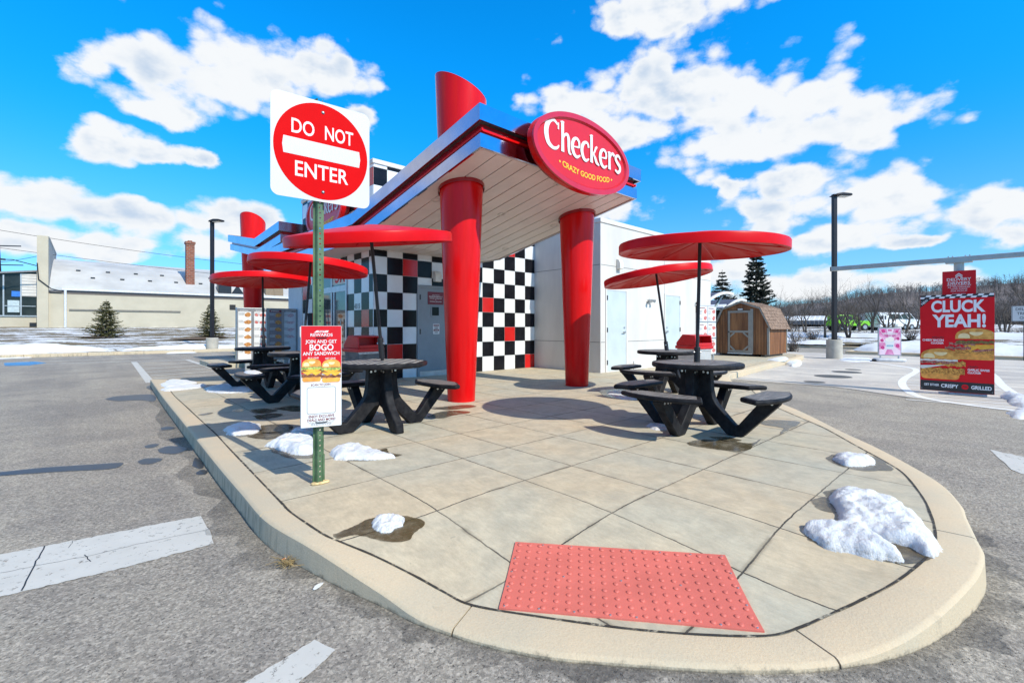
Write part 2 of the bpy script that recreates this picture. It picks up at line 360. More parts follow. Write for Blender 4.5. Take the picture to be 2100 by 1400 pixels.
def blend_mat(name, col, alpha, rough=.35, soft=.0, scale=8, spec=.5, holes=None):
    """a film lying on the ground (wet concrete, worn paint): lets the surface under it show through"""
    m = bpy.data.materials.new(name); nt, b = bsdf(m)
    v = nn(nt, 'ShaderNodeTexCoord').outputs['Object']
    c = mixc(nt, noise(nt, v, scale, 5, .6), tuple(x * .85 for x in col), tuple(min(1, x * 1.12) for x in col))
    nt.links.new(c, b.inputs['Base Color']); setin(b, 'Roughness', rough); setin(b, 'Specular IOR Level', spec)
    tr = nn(nt, 'ShaderNodeBsdfTransparent'); mx = nn(nt, 'ShaderNodeMixShader')
    a = alpha
    if holes:
        a = math_(nt, 'MULTIPLY', sstep(nt, noise(nt, v, holes[0], 8, .75), holes[1], holes[1] + (holes[2] if len(holes) > 2 else .1)), alpha)
    if isinstance(a, (int, float)): mx.inputs[0].default_value = a
    else: nt.links.new(a, mx.inputs[0])
    nt.links.new(tr.outputs[0], mx.inputs[1]); nt.links.new(b.outputs[0], mx.inputs[2])
    nt.links.new(mx.outputs[0], nt.nodes['Material Output'].inputs[0])
    return m

ASPH = asphalt_mat(); LANE = asphalt_mat('lane_concrete', .42, .64, 1.3, (1.07, .985, .875))
PATIO = concrete_patio(); KERB = kerb_mat(); SNOW = snow_mat(); SNOWSH = SNOW
PAINT = blend_mat('road_paint', (.56, .55, .51), .96, .7, scale=5, holes=(22, .33))
PAINTB = blend_mat('lane_paint', (.80, .79, .76), .97, .7, scale=5, holes=(18, .30))
PAINTW = blend_mat('worn_road_paint', (.70, .71, .70), .93, .7, scale=5, holes=(17, .34))
WET = blend_mat('wet_concrete', (.085, .062, .026), .80, .18, scale=7, spec=.5, holes=(7, .12, .5))
WETROAD = blend_mat('wet_asphalt', (.018, .019, .022), .72, .3, scale=9, spec=.4)
GUTTER = blend_mat('gutter_dirt', (.06, .058, .055), .40, .6, scale=5, holes=(1.3, .22, .55))
BLACK = M('matt_black', (.012, .012, .014), .5)

# ------------------------------------------------------------------ ground sheets
def sheet(name, poly, z, mat, kind='structure'):
    b = MB(); b.face([(p[0], p[1], z) for p in poly]); return tag(b.build(name, mat), kind=kind)
def blobpoly(cx, cy, rx, ry, rot=0, n=40, rag=.18, seed=0):
    rnd = random.Random(seed); ph = [rnd.uniform(0, 6.28) for _ in range(6)]; am = [rnd.uniform(.3, 1) for _ in range(6)]
    out = []
    for k in range(n):
        a = 2 * math.pi * k / n; r = 1 + rag * sum(am[j] * math.sin((j + 2) * a + ph[j]) / (j + 1.5) for j in range(6))
        x, y = rx * r * math.cos(a), ry * r * math.sin(a)
        out.append((cx + x * math.cos(rot) - y * math.sin(rot), cy + x * math.sin(rot) + y * math.cos(rot)))
    return out
FIELD = verge_mat(.42, 'far_ground'); FIELD2 = verge_mat(.49, 'snowy_verge', (1, 1.6, 1)); FIELD3 = verge_mat(.56, 'snowy_bank', (1, 1, 1))
sheet('ground', [(-2500, -2500), (2500, -2500), (2500, 2500), (-2500, 2500)], -.175, FIELD)
sheet('road', [(-70, -60), (60, -60), (60, 60), (-70, 60)], -.15, ASPH)
sheet('drive_lane', [(11.9, 5.2), (12.05, 2.75), (11.25, 1.36), (10.65, 0), (9.6, -3), (8, -9), (8, -30), (27, -30), (27, 30), (11.9, 30)], -.146, LANE)

def drop(u, v):
    """how far the paving dips at the kerb ramp by the tactile pad, and where the side ramp meets the lane"""
    cx, cy = 1.66, 1.10; tx, ty = .61, -.792; nx, ny = .792, .61
    a = (u - cx) * tx + (v - cy) * ty; b = (u - cx) * nx + (v - cy) * ny
    def ss(x, lo, hi):
        t = max(0, min(1, (x - lo) / (hi - lo))); return t * t * (3 - 2 * t)
    d = .122 * (1 - ss(abs(a), .62, 1.85)) * (1 - ss(b, .02, 1.25))
    d2 = .14 * math.exp(-(((u - 10.95) / .75) ** 2 + ((v - 4.35) / .55) ** 2))
    return min(.135, d + d2)
def pp(px, py):                     # a surveyed point on the (dipping) paving
    z = 0
    for _ in range(12): p = gp(px, py, z); z = -drop(p.x, p.y)
    return Vector((p.x, p.y, z))
def catmull(pts, per=8, closed=False):
    P = [Vector(p) for p in pts]; out = []
    for i in range(len(P) - 1):
        p0 = P[max(i - 1, 0)]; p1 = P[i]; p2 = P[i + 1]; p3 = P[min(i + 2, len(P) - 1)]
        for k in range(per):
            t = k / per
            out.append(.5 * ((2 * p1) + (p2 - p0) * t + (2 * p0 - 5 * p1 + 4 * p2 - p3) * t * t + (3 * p1 - p0 - 3 * p2 + p3) * t ** 3))
    out.append(P[-1]); return out
OUT_PX = [(309,792),(332.5,830.7),(370,883),(408.6,938),(451.4,998),(494,1053.6),(531,1103),(568,1134.5),(625,1167.5),(700,1206.5),(790,1248.5),(850,1280),
          (925,1307),(1000,1329.5),(1122,1355),(1284,1370),(1446,1381),(1560,1384),(1643,1382),(1726,1374),(1843,1350),(1928.6,1311),(1985.7,1267),(2014,1233),(2023,1195)]
outer = [gp(*p).xy for p in OUT_PX]
TOP_PX = [(2008,1104),(1985.7,1058.6),(1974,1032),(1930,988),(1848.6,940.9),(1785.7,909.4),(1722.9,881),(1660,849.7),(1616,830.9),(1575,816)]
outer += [pp(*p).xy for p in TOP_PX]
outer = [Vector((p.x, p.y, 0)) for p in outer]
outer += [Vector(p) for p in ((10.2, 3.72, 0), (10.95, 4.42, 0), (11.5, 4.72, 0), (12.2, 4.84, 0), (13.6, 5.0, 0), (15.5, 5.2, 0), (17.8, 5.42, 0), (20, 5.62, 0), (21.8, 6.0, 0), (22.6, 7.0, 0), (22.8, 9, 0), (22.8, 14, 0))]
IN_PX = [(350.7,802.9),(382.9,835),(412.9,862.9),(442.9,890.7),(472.9,922.9),(520,972.1),(573.6,1027.9),(598,1052),(655,1091),(700,1112),(775,1143.5),(850,1181),(910,1214),(967,1241),
         (1105.7,1264.6),(1284,1289),(1445.7,1302),(1571,1304),(1637,1288.6),(1700,1261),(1757,1235.7),(1843,1190),(1900,1144),(1918.6,1113),(1917,1079),(1908.6,1052.9),(1892.6,1019.4),(1854.9,972.3),(1817,947),(1754,912.6),(1691.4,878),(1641,856),(1597,837),(1566,822)]
inner = [Vector((p.x, p.y, 0)) for p in (pp(*q) for q in IN_PX)]
inner = [Vector((1.30, 12.6, 0))] + inner + [Vector(p) for p in ((9.9, 3.80, 0), (10.72, 4.62, 0), (11.3, 4.98, 0), (12.1, 5.08, 0), (13.5, 5.24, 0), (15.4, 5.44, 0), (17.7, 5.66, 0), (19.9, 5.86, 0), (21.5, 6.2, 0), (22.3, 7.1, 0), (22.5, 9, 0), (22.5, 14, 0))]
outer = [Vector((1.02, 12.95, 0))] + outer[1:]
OC = catmull(outer, 7); IC = catmull(inner, 7)
def nearest(poly, p):
    best = None
    for i in range(len(poly) - 1):
        a, b = poly[i], poly[i + 1]; ab = b - a; t = max(0, min(1, (p - a).dot(ab) / max(ab.length_squared, 1e-9))); q = a + ab * t
        dd = (p - q).length
        if best is None or dd < best[0]: best = (dd, q)
    return best[1]
def build_kerb():
    segs = [[]]; cuts = [gp(531,1103).xy, gp(925,1307).xy, gp(1726,1374).xy, pp(2008,1104).xy, gp(370,883).xy, pp(1722,881).xy, Vector((12.2, 4.84)), Vector((15.5, 5.2)), Vector((17.8, 5.42))]
    cutids = [min(range(len(OC)), key=lambda i: (OC[i].xy - c).length) for c in cuts]
    b = MB(); n = len(OC); prev = None
    def section(i, shift=0):
        o = OC[i].copy(); q = nearest(IC, o)
        t = (OC[min(i + 1, n - 1)] - OC[max(i - 1, 0)]).normalized(); o = o + t * shift; q = q + t * shift
        d = (q - o); w = d.length; d.normalize(); zt = -drop(*(q.xy)); h = zt + .15
        rr = min(.016, h * .5)
        return [q + Vector((0, 0, -.2)), Vector((q.x, q.y, zt - .003)), Vector((q.x, q.y, zt)) - d * .004, Vector((o.x, o.y, zt)) + d * (rr + .012), Vector((o.x, o.y, zt - rr * .3)) + d * (.012 + rr * .3),
                Vector((o.x, o.y, zt - rr)) + d * .006, Vector((o.x, o.y, -.2)) - d * .002]
    def cap(s): b.face(s)
    s0 = section(0); cap(s0); prev = s0
    for i in range(1, n):
        cut = i in cutids
        s1 = section(i, -.004 if cut else 0)
        for k in range(6): b.face([prev[k], prev[k + 1], s1[k + 1], s1[k]])
        if cut: cap(s1); s1 = section(i, .005); cap(s1)
        prev = s1
    cap(prev)
    return tag(b.build('kerb', KERB, smooth=True, angle=24), kind='structure')
build_kerb()
def build_patio():
    gap = -.002
    ring = []
    for i in range(len(IC)):
        t = (IC[min(i + 1, len(IC) - 1)] - IC[max(i - 1, 0)]).normalized(); nrm = Vector((-t.y, t.x, 0))
        ring.append(IC[i] + nrm * gap if True else IC[i])
    # winding: kerb runs back-left -> front -> right, so the paving is on its left
    ring += [Vector((22.4, 24, 0)), Vector((4.7, 24, 0)), Vector((4.7, 12.85, 0)), Vector((1.36, 12.75, 0))]
    bm = bmesh.new(); vs = [bm.verts.new(p) for p in ring]; bm.faces.new(vs)
    def cutall(axis, lo, hi, st):
        x = lo
        while x < hi:
            co = (x, 0, 0) if axis == 0 else (0, x, 0); no = (1, 0, 0) if axis == 0 else (0, 1, 0)
            bmesh.ops.bisect_plane(bm, geom=bm.verts[:] + bm.edges[:] + bm.faces[:], plane_co=co, plane_no=no); x += st
    cutall(0, .3, 4.6, .11); cutall(1, -.4, 3.6, .11); cutall(0, 9.4, 12.2, .25); cutall(1, 3.6, 5.4, .2)
    bmesh.ops.triangulate(bm, faces=[f for f in bm.faces if len(f.verts) > 4])
    for v in bm.verts: v.co.z = -drop(v.co.x, v.co.y)
    bmesh.ops.recalc_face_normals(bm, faces=bm.faces)
    if sum(f.normal.z for f in bm.faces) < 0: bmesh.ops.reverse_faces(bm, faces=bm.faces)
    me = bpy.data.meshes.new('patio'); bm.to_mesh(me); bm.free(); me.materials.append(PATIO)
    me.polygons.foreach_set('use_smooth', [True] * len(me.polygons))
    o = bpy.data.objects.new('patio', me); COL.objects.link(o); tag(o, kind='structure')
build_patio()
JOINT = blend_mat('joint_dirt', (.035, .03, .024), .92, .8, scale=30, holes=(16, .36, .14))
def joint_line():
    b = MB(); n = len(IC); A = []; B_ = []
    for i in range(n):
        t = (IC[min(i + 1, n - 1)] - IC[max(i - 1, 0)]).normalized(); nr = Vector((-t.y, t.x, 0)); w = .0055 + .0045 * fbm0(i * .31)
        z = -drop(IC[i].x, IC[i].y) + .0035
        A.append(IC[i] + nr * w + Vector((0, 0, z))); B_.append(IC[i] - nr * w * .6 + Vector((0, 0, z)))
    for i in range(n - 1): b.face([A[i], B_[i], B_[i + 1], A[i + 1]])
    tag(b.build('kerb_joint', JOINT), kind='structure')
def fbm0(x): return .5 + .5 * (math.sin(x * 1.7) * .5 + math.sin(x * 4.1 + 1) * .3 + math.sin(x * 9.3 + 2) * .2)
joint_line()
# rear kerb ramp with flared sides, and the raised pavement with the rear pylon
b = MB(); b.face([(1.36, 12.75, 0), (4.7, 12.85, 0), (4.7, 14.3, -.05), (2.5, 14.35, -.146), (1.85, 14.05, -.146)])
tag(b.build('pavement_ramp', PATIO), kind='structure')
b = MB(); b.box(2.9, 4.7, 16.9, 19.4, -.2, 0); tag(b.build('pavement', PATIO, bevel=.02), kind='structure')

# road markings, all real sheets of paint
def ribbon(name, pts, w, z=-.1465, mat=None):
    P = [Vector((p[0], p[1], z)) for p in pts]; b = MB(); L = []; Rr = []
    for i, p in enumerate(P):
        t = (P[min(i + 1, len(P) - 1)] - P[max(i - 1, 0)]).normalized(); nrm = Vector((-t.y, t.x, 0)) * w / 2
        L.append(p + nrm); Rr.append(p - nrm)
    for i in range(len(P) - 1): b.face([L[i], Rr[i], Rr[i + 1], L[i + 1]])
    return tag(b.build(name, mat or PAINT), kind='structure')
def gpoly(name, px, z=-.1465, mat=None): return sheet(name, [gp(x, y, z).xy for x, y in px], z, mat or PAINT)
def ragged(px, amp=1.6, step=9, seed=1):
    rnd = random.Random(seed); out = []
    for i in range(len(px)):
        a, b = Vector(px[i]), Vector(px[(i + 1) % len(px)]); n = max(1, int((b - a).length / step))
        for k in range(n):
            p = a.lerp(b, k / n); out.append((p.x + rnd.uniform(-amp, amp) * .6, p.y + rnd.uniform(-amp, amp) * .6))
    return out
gpoly('stop_line', ragged([(-260,1180),(0,1136),(200,1098),(412,1057),(425,1080),(431,1086),(438,1114),(250,1164),(0,1223),(-260,1285)]))
gpoly('stop_line', ragged([(645,1311),(688,1332),(640,1376),(560,1440),(400,1560),(300,1530),(440,1440),(500,1400)], seed=4))
gpoly('arrow_marking', ragged([(2030,922),(2160,948),(2200,1000),(2094,970),(2075,962)], seed=7))
ribbon('parking_line', [(1.28, 22.3), (1.09, 13.75)], .17); ribbon('parking_line', [(2.92, 22.3), (2.92, 16.8)], .15)
for v0 in (14.75, 15.75, 16.95, 18.4, 20.1, 21.9): ribbon('parking_line', [(1.25, v0), (2.85, v0 + .25)], .1)
ribbon('parking_line', [(-13, 24.7), (3.2, 22.5)], .12); ribbon('parking_line', [(-20, 27.2), (2, 24.6)], .1)
c4 = lambda x, y: (1440 + x / 3.1818, 680 + y / 3.1818)
lane_edge = [gp(*c4(*p)).xy for p in ((940,178),(1150,205),(1290,225),(1375,240),(1398,256),(1375,275),(1330,300),(1306,325),(1308,352),(1335,382),(1385,412),(1480,440),(1640,466),(1850,494),(2120,525))]
lane_edge = [p.xy for p in catmull([Vector((p.x, p.y, 0)) for p in lane_edge], 5)]
ribbon('lane_line', lane_edge, .15, z=-.1425, mat=PAINTB)
ribbon('lane_line', [p.xy for p in catmull([gp(*c4(*p)) for p in ((1880,270),(1915,300),(1950,345),(2010,390),(2110,450),(2300,520))], 5)], .16, z=-.1425, mat=PAINTB)
for k in range(9):
    y = 292 + k * 19; ribbon('lane_line', [gp(*c4(1330 + (k % 2) * 3, y)).xy, gp(*c4(1990 + k * 14, y + 34 + k * 3)).xy], .07, z=-.1418, mat=PAINTB)
ribbon('lane_line', [gp(*c4(1900, 226)).xy, gp(*c4(2200, 245)).xy], .1, z=-.1418, mat=PAINTB)
gpoly('accessible_marking', ragged([(8,744),(70,741),(96,744),(60,749),(10,750)], .4, 6), mat=blend_mat('blue_road_paint', (.08, .3, .6), .85, .7, holes=(14, .35)))
# seam between the two pavings and dark cracks in the stop line
ribbon('pavement_seam', [p.xy for p in catmull([gp(1503,781.5), gp(1600,787), gp(1710,794), gp(1800,806), gp(1864,816)], 6)], .03, -.1425, BLACK)
def crack(px, w=.008, seed=0):
    rnd = random.Random(seed); pts = []
    for i in range(len(px) - 1):
        a, b_ = Vector(px[i]), Vector(px[i + 1])
        for k in range(5): q = a.lerp(b_, k / 5); pts.append(gp(q.x + rnd.uniform(-1.6, 1.6), q.y + rnd.uniform(-1, 1)).xy)
    pts.append(gp(*px[-1]).xy); ribbon('pavement_crack', pts, w, -.1455, BLACK)
crack([(93,1119),(70,1160),(44,1212)], .007, 1); crack([(152,1107),(140,1124)], .003, 2); crack([(174,1138),(186,1152)], .005, 3)
crack([(0,1175),(70,1162),(200,1137),(300,1112),(430,1085)], .003, 5)
# damp gutter strips and puddles on the asphalt
def strip_along(ids, w, seed, name, mat, z=-.1455):
    rnd = random.Random(seed); b = MB(); A = []; B_ = []; n = len(ids); ph = rnd.uniform(0, 6)
    for k, i in enumerate(ids):
        t = (OC[min(i + 1, len(OC) - 1)] - OC[max(i - 1, 0)]).normalized(); nrm = Vector((t.y, -t.x, 0))
        ww = w * (.7 + .28 * math.sin(k * .55 + ph) + .2 * math.sin(k * 1.37 + 2 * ph)) * min(1, (k + .5) / 5, (n - k - .5) / 5)
        A.append(OC[i] + Vector((0, 0, z)) - nrm * .02); B_.append(OC[i] + nrm * max(.01, ww) + Vector((0, 0, z)))
    for k in range(n - 1): b.face([A[k], B_[k], B_[k + 1], A[k + 1]])
    tag(b.build(name, mat), kind='structure')
strip_along(list(range(2, 60)), .22, 3, 'gutter', GUTTER); strip_along(list(range(60, 118)), .10, 5, 'gutter', GUTTER); strip_along(list(range(128, 190)), .16, 8, 'gutter', GUTTER)
def puddle_px(name, px, z, mat, sm=True):
    pts = [gp(x, y, z) for x, y in px]
    if sm: pts = catmull(pts + [pts[0]], 5)[:-1]
    return sheet(name, [p.xy for p in pts], z, mat)
for px in ([(-60,972),(0,967),(90,958),(180,952),(246,948),(250,953),(225,961),(130,966),(40,972),(-60,979)], [(282,945),(300,939),(330,939),(331,943),(312,950),(290,951)], [(323,921),(345,914),(378,916),(384,921),(360,930),(330,928)],
           [(296,914),(310,910),(326,910),(318,916),(300,918)], [(394,955),(400,938),(412,944),(418,956),(410,960)], [(402,968),(415,962),(426,966),(420,972),(404,972)], [(214,818),(240,812),(300,808),(318,812),(316,822),(280,820),(240,822)],
           [(330,877),(345,874),(360,877),(350,880),(333,881)], [(312,800),(300,795),(306,790),(314,794)]):
    puddle_px('puddle', px, -.1445, WETROAD)
def wet(px): 
    pts = catmull([pp(*p) for p in px] + [pp(*px[0])], 14)[:-1]; b = MB()
    from mathutils import noise as mn
    pts = [Vector((p.x + .016 * mn.fractal(Vector((p.x * 9, p.y * 9, 1)), .8, 2, 5), p.y + .016 * mn.fractal(Vector((p.x * 9, p.y * 9, 8)), .8, 2, 5), p.z)) for p in pts]
    b.face([(p.x, p.y, p.z + .004) for p in pts]); tag(b.build('wet_patch', WET), kind='structure')
for px in ([(682,1097),(704,1089),(728,1080),(752,1066),(790,1057),(822,1058),(845,1060),(867,1066),(868,1078),(850,1092),(838,1108),(815,1113),(780,1110),(755,1100),(735,1097),(715,1098),(695,1105)],
           [(1648,1078),(1660,1104),(1700,1124),(1760,1136),(1800,1148),(1850,1156),(1890,1152),(1916,1140),(1900,1124),(1850,1120),(1800,1096),(1700,1070)],
           [(1662,1026),(1690,1020),(1716,1030),(1730,1050),(1700,1050),(1672,1040)], [(1686,1008),(1720,1004),(1716,1020),(1694,1018)],
           [(1692,940),(1720,930),(1790,936),(1832,962),(1800,966),(1760,964),(1718,954)], [(1408,908),(1440,901),(1500,904),(1540,909),(1560,900),(1548,914),(1516,926),(1460,920),(1420,914)],
           [(1455,896),(1490,896),(1520,903),(1490,906)], [(1552,867),(1580,861),(1640,865),(1620,880),(1600,890),(1604,878),(1570,872)], [(548,914),(640,924),(660,936),(600,940),(560,926)],
           [(690,941),(740,946),(800,938),(824,932),(800,929),(790,920),(740,935)], [(875,855),(900,845),(940,842),(964,846),(930,852),(905,858)], [(878,838),(920,833),(960,830),(975,834),(925,840)],
           [(500,880),(540,872),(590,870),(600,880),(560,890),(530,886)], [(505,895),(540,886),(580,888),(560,900),(530,900)], [(478,888),(500,884),(512,892),(490,896)], [(515,840),(545,838),(570,842),(540,848),(520,846)],
           [(520,853),(556,848),(580,850),(560,858),(530,860)], [(560,838),(600,832),(640,836),(610,844)], [(476,841),(496,839),(500,843),(482,845)], [(1230,800),(1270,798),(1310,806),(1290,818),(1240,812)], [(405,850),(430,846),(436,848),(415,852)]):
    wet(px)
# ------------------------------------------------------------------ more helpers: parts in world coordinates, lettering, printed food
def keep(o, parent):
    """parent o while its mesh stays where it was modelled (world coordinates)"""
    o.parent = parent
    mw = Matrix.LocRotScale(parent.location, parent.rotation_euler, None); o.matrix_parent_inverse = mw.inverted(); return o
def fit(parent, s, w, h, x, y, z, mat, bold=.03, extr=.001, name='lettering', rot=0, italic=0):
    # lettering scaled to a measured width and height
    me = text_mesh(s, 1, bold, 1, 'CENTER', extr, 1, italic); xs = [v.co.x for v in me.vertices]; ys = [v.co.y for v in me.vertices]
    cx, cy = (min(xs) + max(xs)) / 2, (min(ys) + max(ys)) / 2; kx, ky = w / (max(xs) - min(xs)), h / (max(ys) - min(ys))
    for v in me.vertices: v.co.x = (v.co.x - cx) * kx; v.co.y = (v.co.y - cy) * ky
    me.name = name; me.materials.clear(); me.materials.append(mat); o = bpy.data.objects.new(name, me); COL.objects.link(o); o.parent = parent; o.location = (x, y, z); o.rotation_euler = (0, 0, rot); return o
def text_mesh(s, size=1, bold=0, xs=1, align='CENTER', extr=.0015, space=1, italic=0):
    cu = bpy.data.curves.new('t', 'FONT'); cu.body = s; cu.size = size; cu.offset = bold * size; cu.align_x = align; cu.align_y = 'CENTER'
    cu.extrude = extr; cu.space_character = space; cu.shear = italic; cu.resolution_u = 4
    o = bpy.data.objects.new('t', cu); COL.objects.link(o); bpy.context.view_layer.update()
    me = bpy.data.meshes.new_from_object(o.evaluated_get(bpy.context.evaluated_depsgraph_get()))
    bpy.data.objects.remove(o); bpy.data.curves.remove(cu)
    for v in me.vertices: v.co.x *= xs
    return me
def text(parent, s, size, x, y, z, mat, bold=0.02, xs=1, align='CENTER', extr=.001, name='lettering', space=1, rot=0, bend=None, italic=0):
    me = text_mesh(s, size, bold, xs, align, extr, space, italic); me.name = name; me.materials.clear(); me.materials.append(mat)
    if bend:
        for v in me.vertices: v.co.y += bend * v.co.x * v.co.x
    o = bpy.data.objects.new(name, me); COL.objects.link(o); o.parent = parent; o.location = (x, y, z); o.rotation_euler = (0, 0, rot); return o
def rrect(w, h, r, n=6, cx=0, cy=0):
    out = []
    for sx, sy, a0 in ((1, 1, 0), (-1, 1, 90), (-1, -1, 180), (1, -1, 270)):
        for k in range(n + 1):
            a = R(a0 + 90 * k / n); out.append((cx + sx * (w / 2 - r) + r * math.cos(a), cy + sy * (h / 2 - r) + r * math.sin(a)))
    return out
def ell(rx, ry, n=48, cx=0, cy=0, a0=0, a1=360):
    return [(cx + rx * math.cos(R(a0 + (a1 - a0) * k / n)), cy + ry * math.sin(R(a0 + (a1 - a0) * k / n))) for k in range(n + (0 if a1 - a0 == 360 else 1))]
XY = lambda a, b, t: (a, b, t)
def plate(parent, name, poly, z0, z1, mat, bevel=0, smooth=False):
    b = MB(); b.prism(poly, XY, z0, z1); return b.build(name, mat, parent, bevel=bevel, smooth=smooth)
def dashes(parent, x, y, w, rows, pitch, h, z, mat, align='L', seed=0, name='fine_print'):
    rnd = random.Random(seed); b = MB()
    for r in range(rows):
        L = w * rnd.uniform(.65, 1); xx = x if align == 'L' else x - L / 2; end = xx + L
        while xx < end:
            ww = rnd.uniform(.03, .1) * w; b.box(xx, min(end, xx + ww), y - r * pitch - h, y - r * pitch, z, z + .0008); xx += ww + .018 * w
    return b.build(name, mat, parent)
FACE_S = (R(90), 0, 0)            # panel facing south (-v): local x = +u, y = up
FACE_W = (R(90), 0, R(-90))       # panel facing west (-u): local x = -v, y = up

RED = M('gloss_red', (.64, .0045, .005), .24, var=.10, scale=2.2, coat=.03, spec=.22, stretch=(3, 3, .35), bump=.05, bscale=4)
REDM = M('red_print', (.60, .010, .018), .45, var=.03, scale=4, spec=.25)
DRED = M('dark_red_trim', (.30, .004, .008), .3, var=.1, coat=.2)
MAROON = M('maroon_print', (.17, .012, .022), .4, var=.04)
WHITEP = M('white_print', (.70, .70, .69), .5, var=.02, spec=.2)
BLACKP = M('black_print', (.018, .018, .022), .4, var=.1)
YELP = M('yellow_print', (.85, .55, .03), .4, var=.03)
GREYP = M('grey_print', (.18, .17, .17), .5, var=.1)
STEEL = M('polished_steel', (.42, .44, .57), .14, 1, var=.12, scale=1.5, bump=.10, bscale=1.6)
GALV = M('galvanised_steel', (.42, .44, .45), .45, .75, var=.15, scale=14)
STUCCO = M('white_stucco', (.605, .58, .54), .9, var=.07, scale=1.6, bump=.35, bscale=160, stretch=(1.2, 1.2, .3))
STUCCO2 = M('white_stucco_trim', (.635, .61, .57), .85, var=.04, scale=2, bump=.2, bscale=120)
TW = M('white_tile', (.72, .725, .73), .12, var=.05, scale=3, coat=.1)
TB = M('black_tile', (.009, .009, .012), .16, var=.35, scale=3, spec=.16)
TR = M('red_tile', (.55, .014, .012), .16, var=.08, scale=3, coat=.05)
GROUT = M('grout', (.42, .42, .40), .8)
SOFFIT = M('soffit_panel', (.76, .71, .665), .45, var=.07, scale=1.4)
DARKGAP = M('dark_gap', (.02, .02, .02), .8)
DOORG = M('grey_door_paint', (.235, .265, .285), .4, var=.08, scale=2)
DOORW = M('pale_door_paint', (.50, .565, .575), .4, var=.06, scale=2)
HARD = M('dark_hardware', (.05, .05, .055), .35, .8)
ALU = M('aluminium_frame', (.44, .47, .53), .35, .75, var=.08)
GLASSD = M('dark_glass', (.008, .009, .01), .12, var=.3, spec=.15)
LAMPW = M('frosted_cover', (.7, .68, .62), .35)

# ------------------------------------------------------------------ restaurant
UW, VW, UE, VR, UR = 4.562, 9.42, 9.51, 7.085, 15.69
rest = empty('restaurant', (7, 9.5, 0), label='low diner building with black and white checkered tiles, red tapered columns and a steel-edged canopy', cat='restaurant')
def rp(b, name, mat, **k): return keep(b.build(name, mat, **k), rest)
def south(a, c, t): return (a, t, c)          # (u, z) outline swept along v
def west(a, c, t): return (t, a, c)           # (v, z) outline swept along u
T = .3855
b = MB(); b.box(UW, UE - .004, VW, 13.92, -.1, 4.70); rp(b, 'wall', GROUT)
b = MB(); b.box(UW - .03, UE, VW - .03, 13.95, 4.70, 4.80); rp(b, 'parapet_cap', STUCCO2, bevel=.01)
# tiles on the south face (black, white, a few red) as separate glazed squares over the grout
REDS_S = {(0, 0), (2, 2), (4, 4), (2, 8), (10, 6), (11, 1)}
def tiles():
    b = MB(); g = .0045; th = .006
    for r in range(13):
        u1 = UE - r * T; u0 = max(UW, u1 - T)
        if u1 - u0 < .03: continue
        for j in range(13):
            z0 = j * T; z1 = min(4.70, z0 + T)
            if 5.634 < (u0 + u1) / 2 < 6.68 and z1 < 2.10: continue
            if z0 < 2.13 and u1 > 5.634 and u0 < 6.68:
                pass
            b.mat(2 if (r, j) in REDS_S else (0 if (r + j) % 2 == 0 else 1))
            a0, a1 = u0 + g, u1 - g; c0, c1 = z0 + g, z1 - g
            if r == 7 and z1 < 2.2: a0 = max(a0, 6.69)
            if r == 10 and z1 < 2.2: a1 = min(a1, 5.62)
            if a1 - a0 < .02: continue
            if r in (8, 9) and z0 < 2.13 < z1: c0 = 2.13
            if r in (7, 10) and z0 < 2.13 < z1 and False: c0 = 2.13
            b.box(a0, a1, VW - th, VW + .002, c0, c1)
    REDS_W = {(1, 3), (11, 5), (9, 3), (8, 8), (0, 11), (2, 10)}
    for k in range(12):
        v0 = VW + k * T - .385 + .2; v1 = v0 + T; v0 = max(v0, VW + .004)
        v1 = min(v1, 13.9)
        for j in range(13):
            z0 = j * T; z1 = min(4.70, z0 + T)
            if 10.77 < (v0 + v1) / 2 < 12.62 and z1 < 2.72: continue
            b.mat(2 if (k, j) in REDS_W else (0 if (k + j) % 2 == 0 else 1))
            a0, a1 = v0 + g, v1 - g
            if z1 < 2.72:
                if a0 < 10.77 < a1: a1 = 10.76
                if a0 < 12.62 < a1: a0 = 12.63
            if a1 - a0 < .02: continue
            b.box(UW - th, UW + .002, a0, a1, z0 + g, z1 - g)
    return rp(b, 'wall_tiles', [TW, TB, TR], bevel=0)
tiles()
b = MB(); b.box(UW - .008, UW + .004, VW - .008, VW + .004, 0, 2.84); rp(b, 'corner_trim', ALU)
b = MB(); b.box(UW, UE - .004, 13.95, 15.17, -.1, 2.84); b.box(UW + .004, UE, 13.954, 17, 2.6, 3.3); rp(b, 'rear_wall', M('pale_blue_panel', (.48, .53, .58), .5, var=.04))
# white rendered block at the right
def stucco_block():
    b = MB(); b.box(UE, UR, VR, 16, -.1, 3.79); w = rp(b, 'block_wall', STUCCO)
    b = MB(); b.box(UE - .025, UR + .025, VR - .025, 16.02, 3.79, 3.905); rp(b, 'coping', STUCCO2, bevel=.01)
    b = MB()
    for z in (.77, 2.73):
        for (a, c) in ((UE + .02, 9.70), (10.72, 12.60), (13.66, UR - .01)) if z < 2 else ((UE + .02, UR - .01),): b.box(a, c, VR - .0015, VR + .01, z - .007, z + .007)
        b.box(UE - .0015, UE + .01, VR + .02, VW, z - .007, z + .007)
    b.box(12.62, 12.634, VR - .0015, VR + .01, 2.15, 3.78)
    rp(b, 'wall_joint', M('joint_grey', (.16, .155, .15), .9))  # plain dark grey lines along the wall joints
    b = MB(); b.box(10.98, 11.55, VR - .03, VR + .01, .0, .22); rp(b, 'wall_base_patch', STUCCO2)
stucco_block()
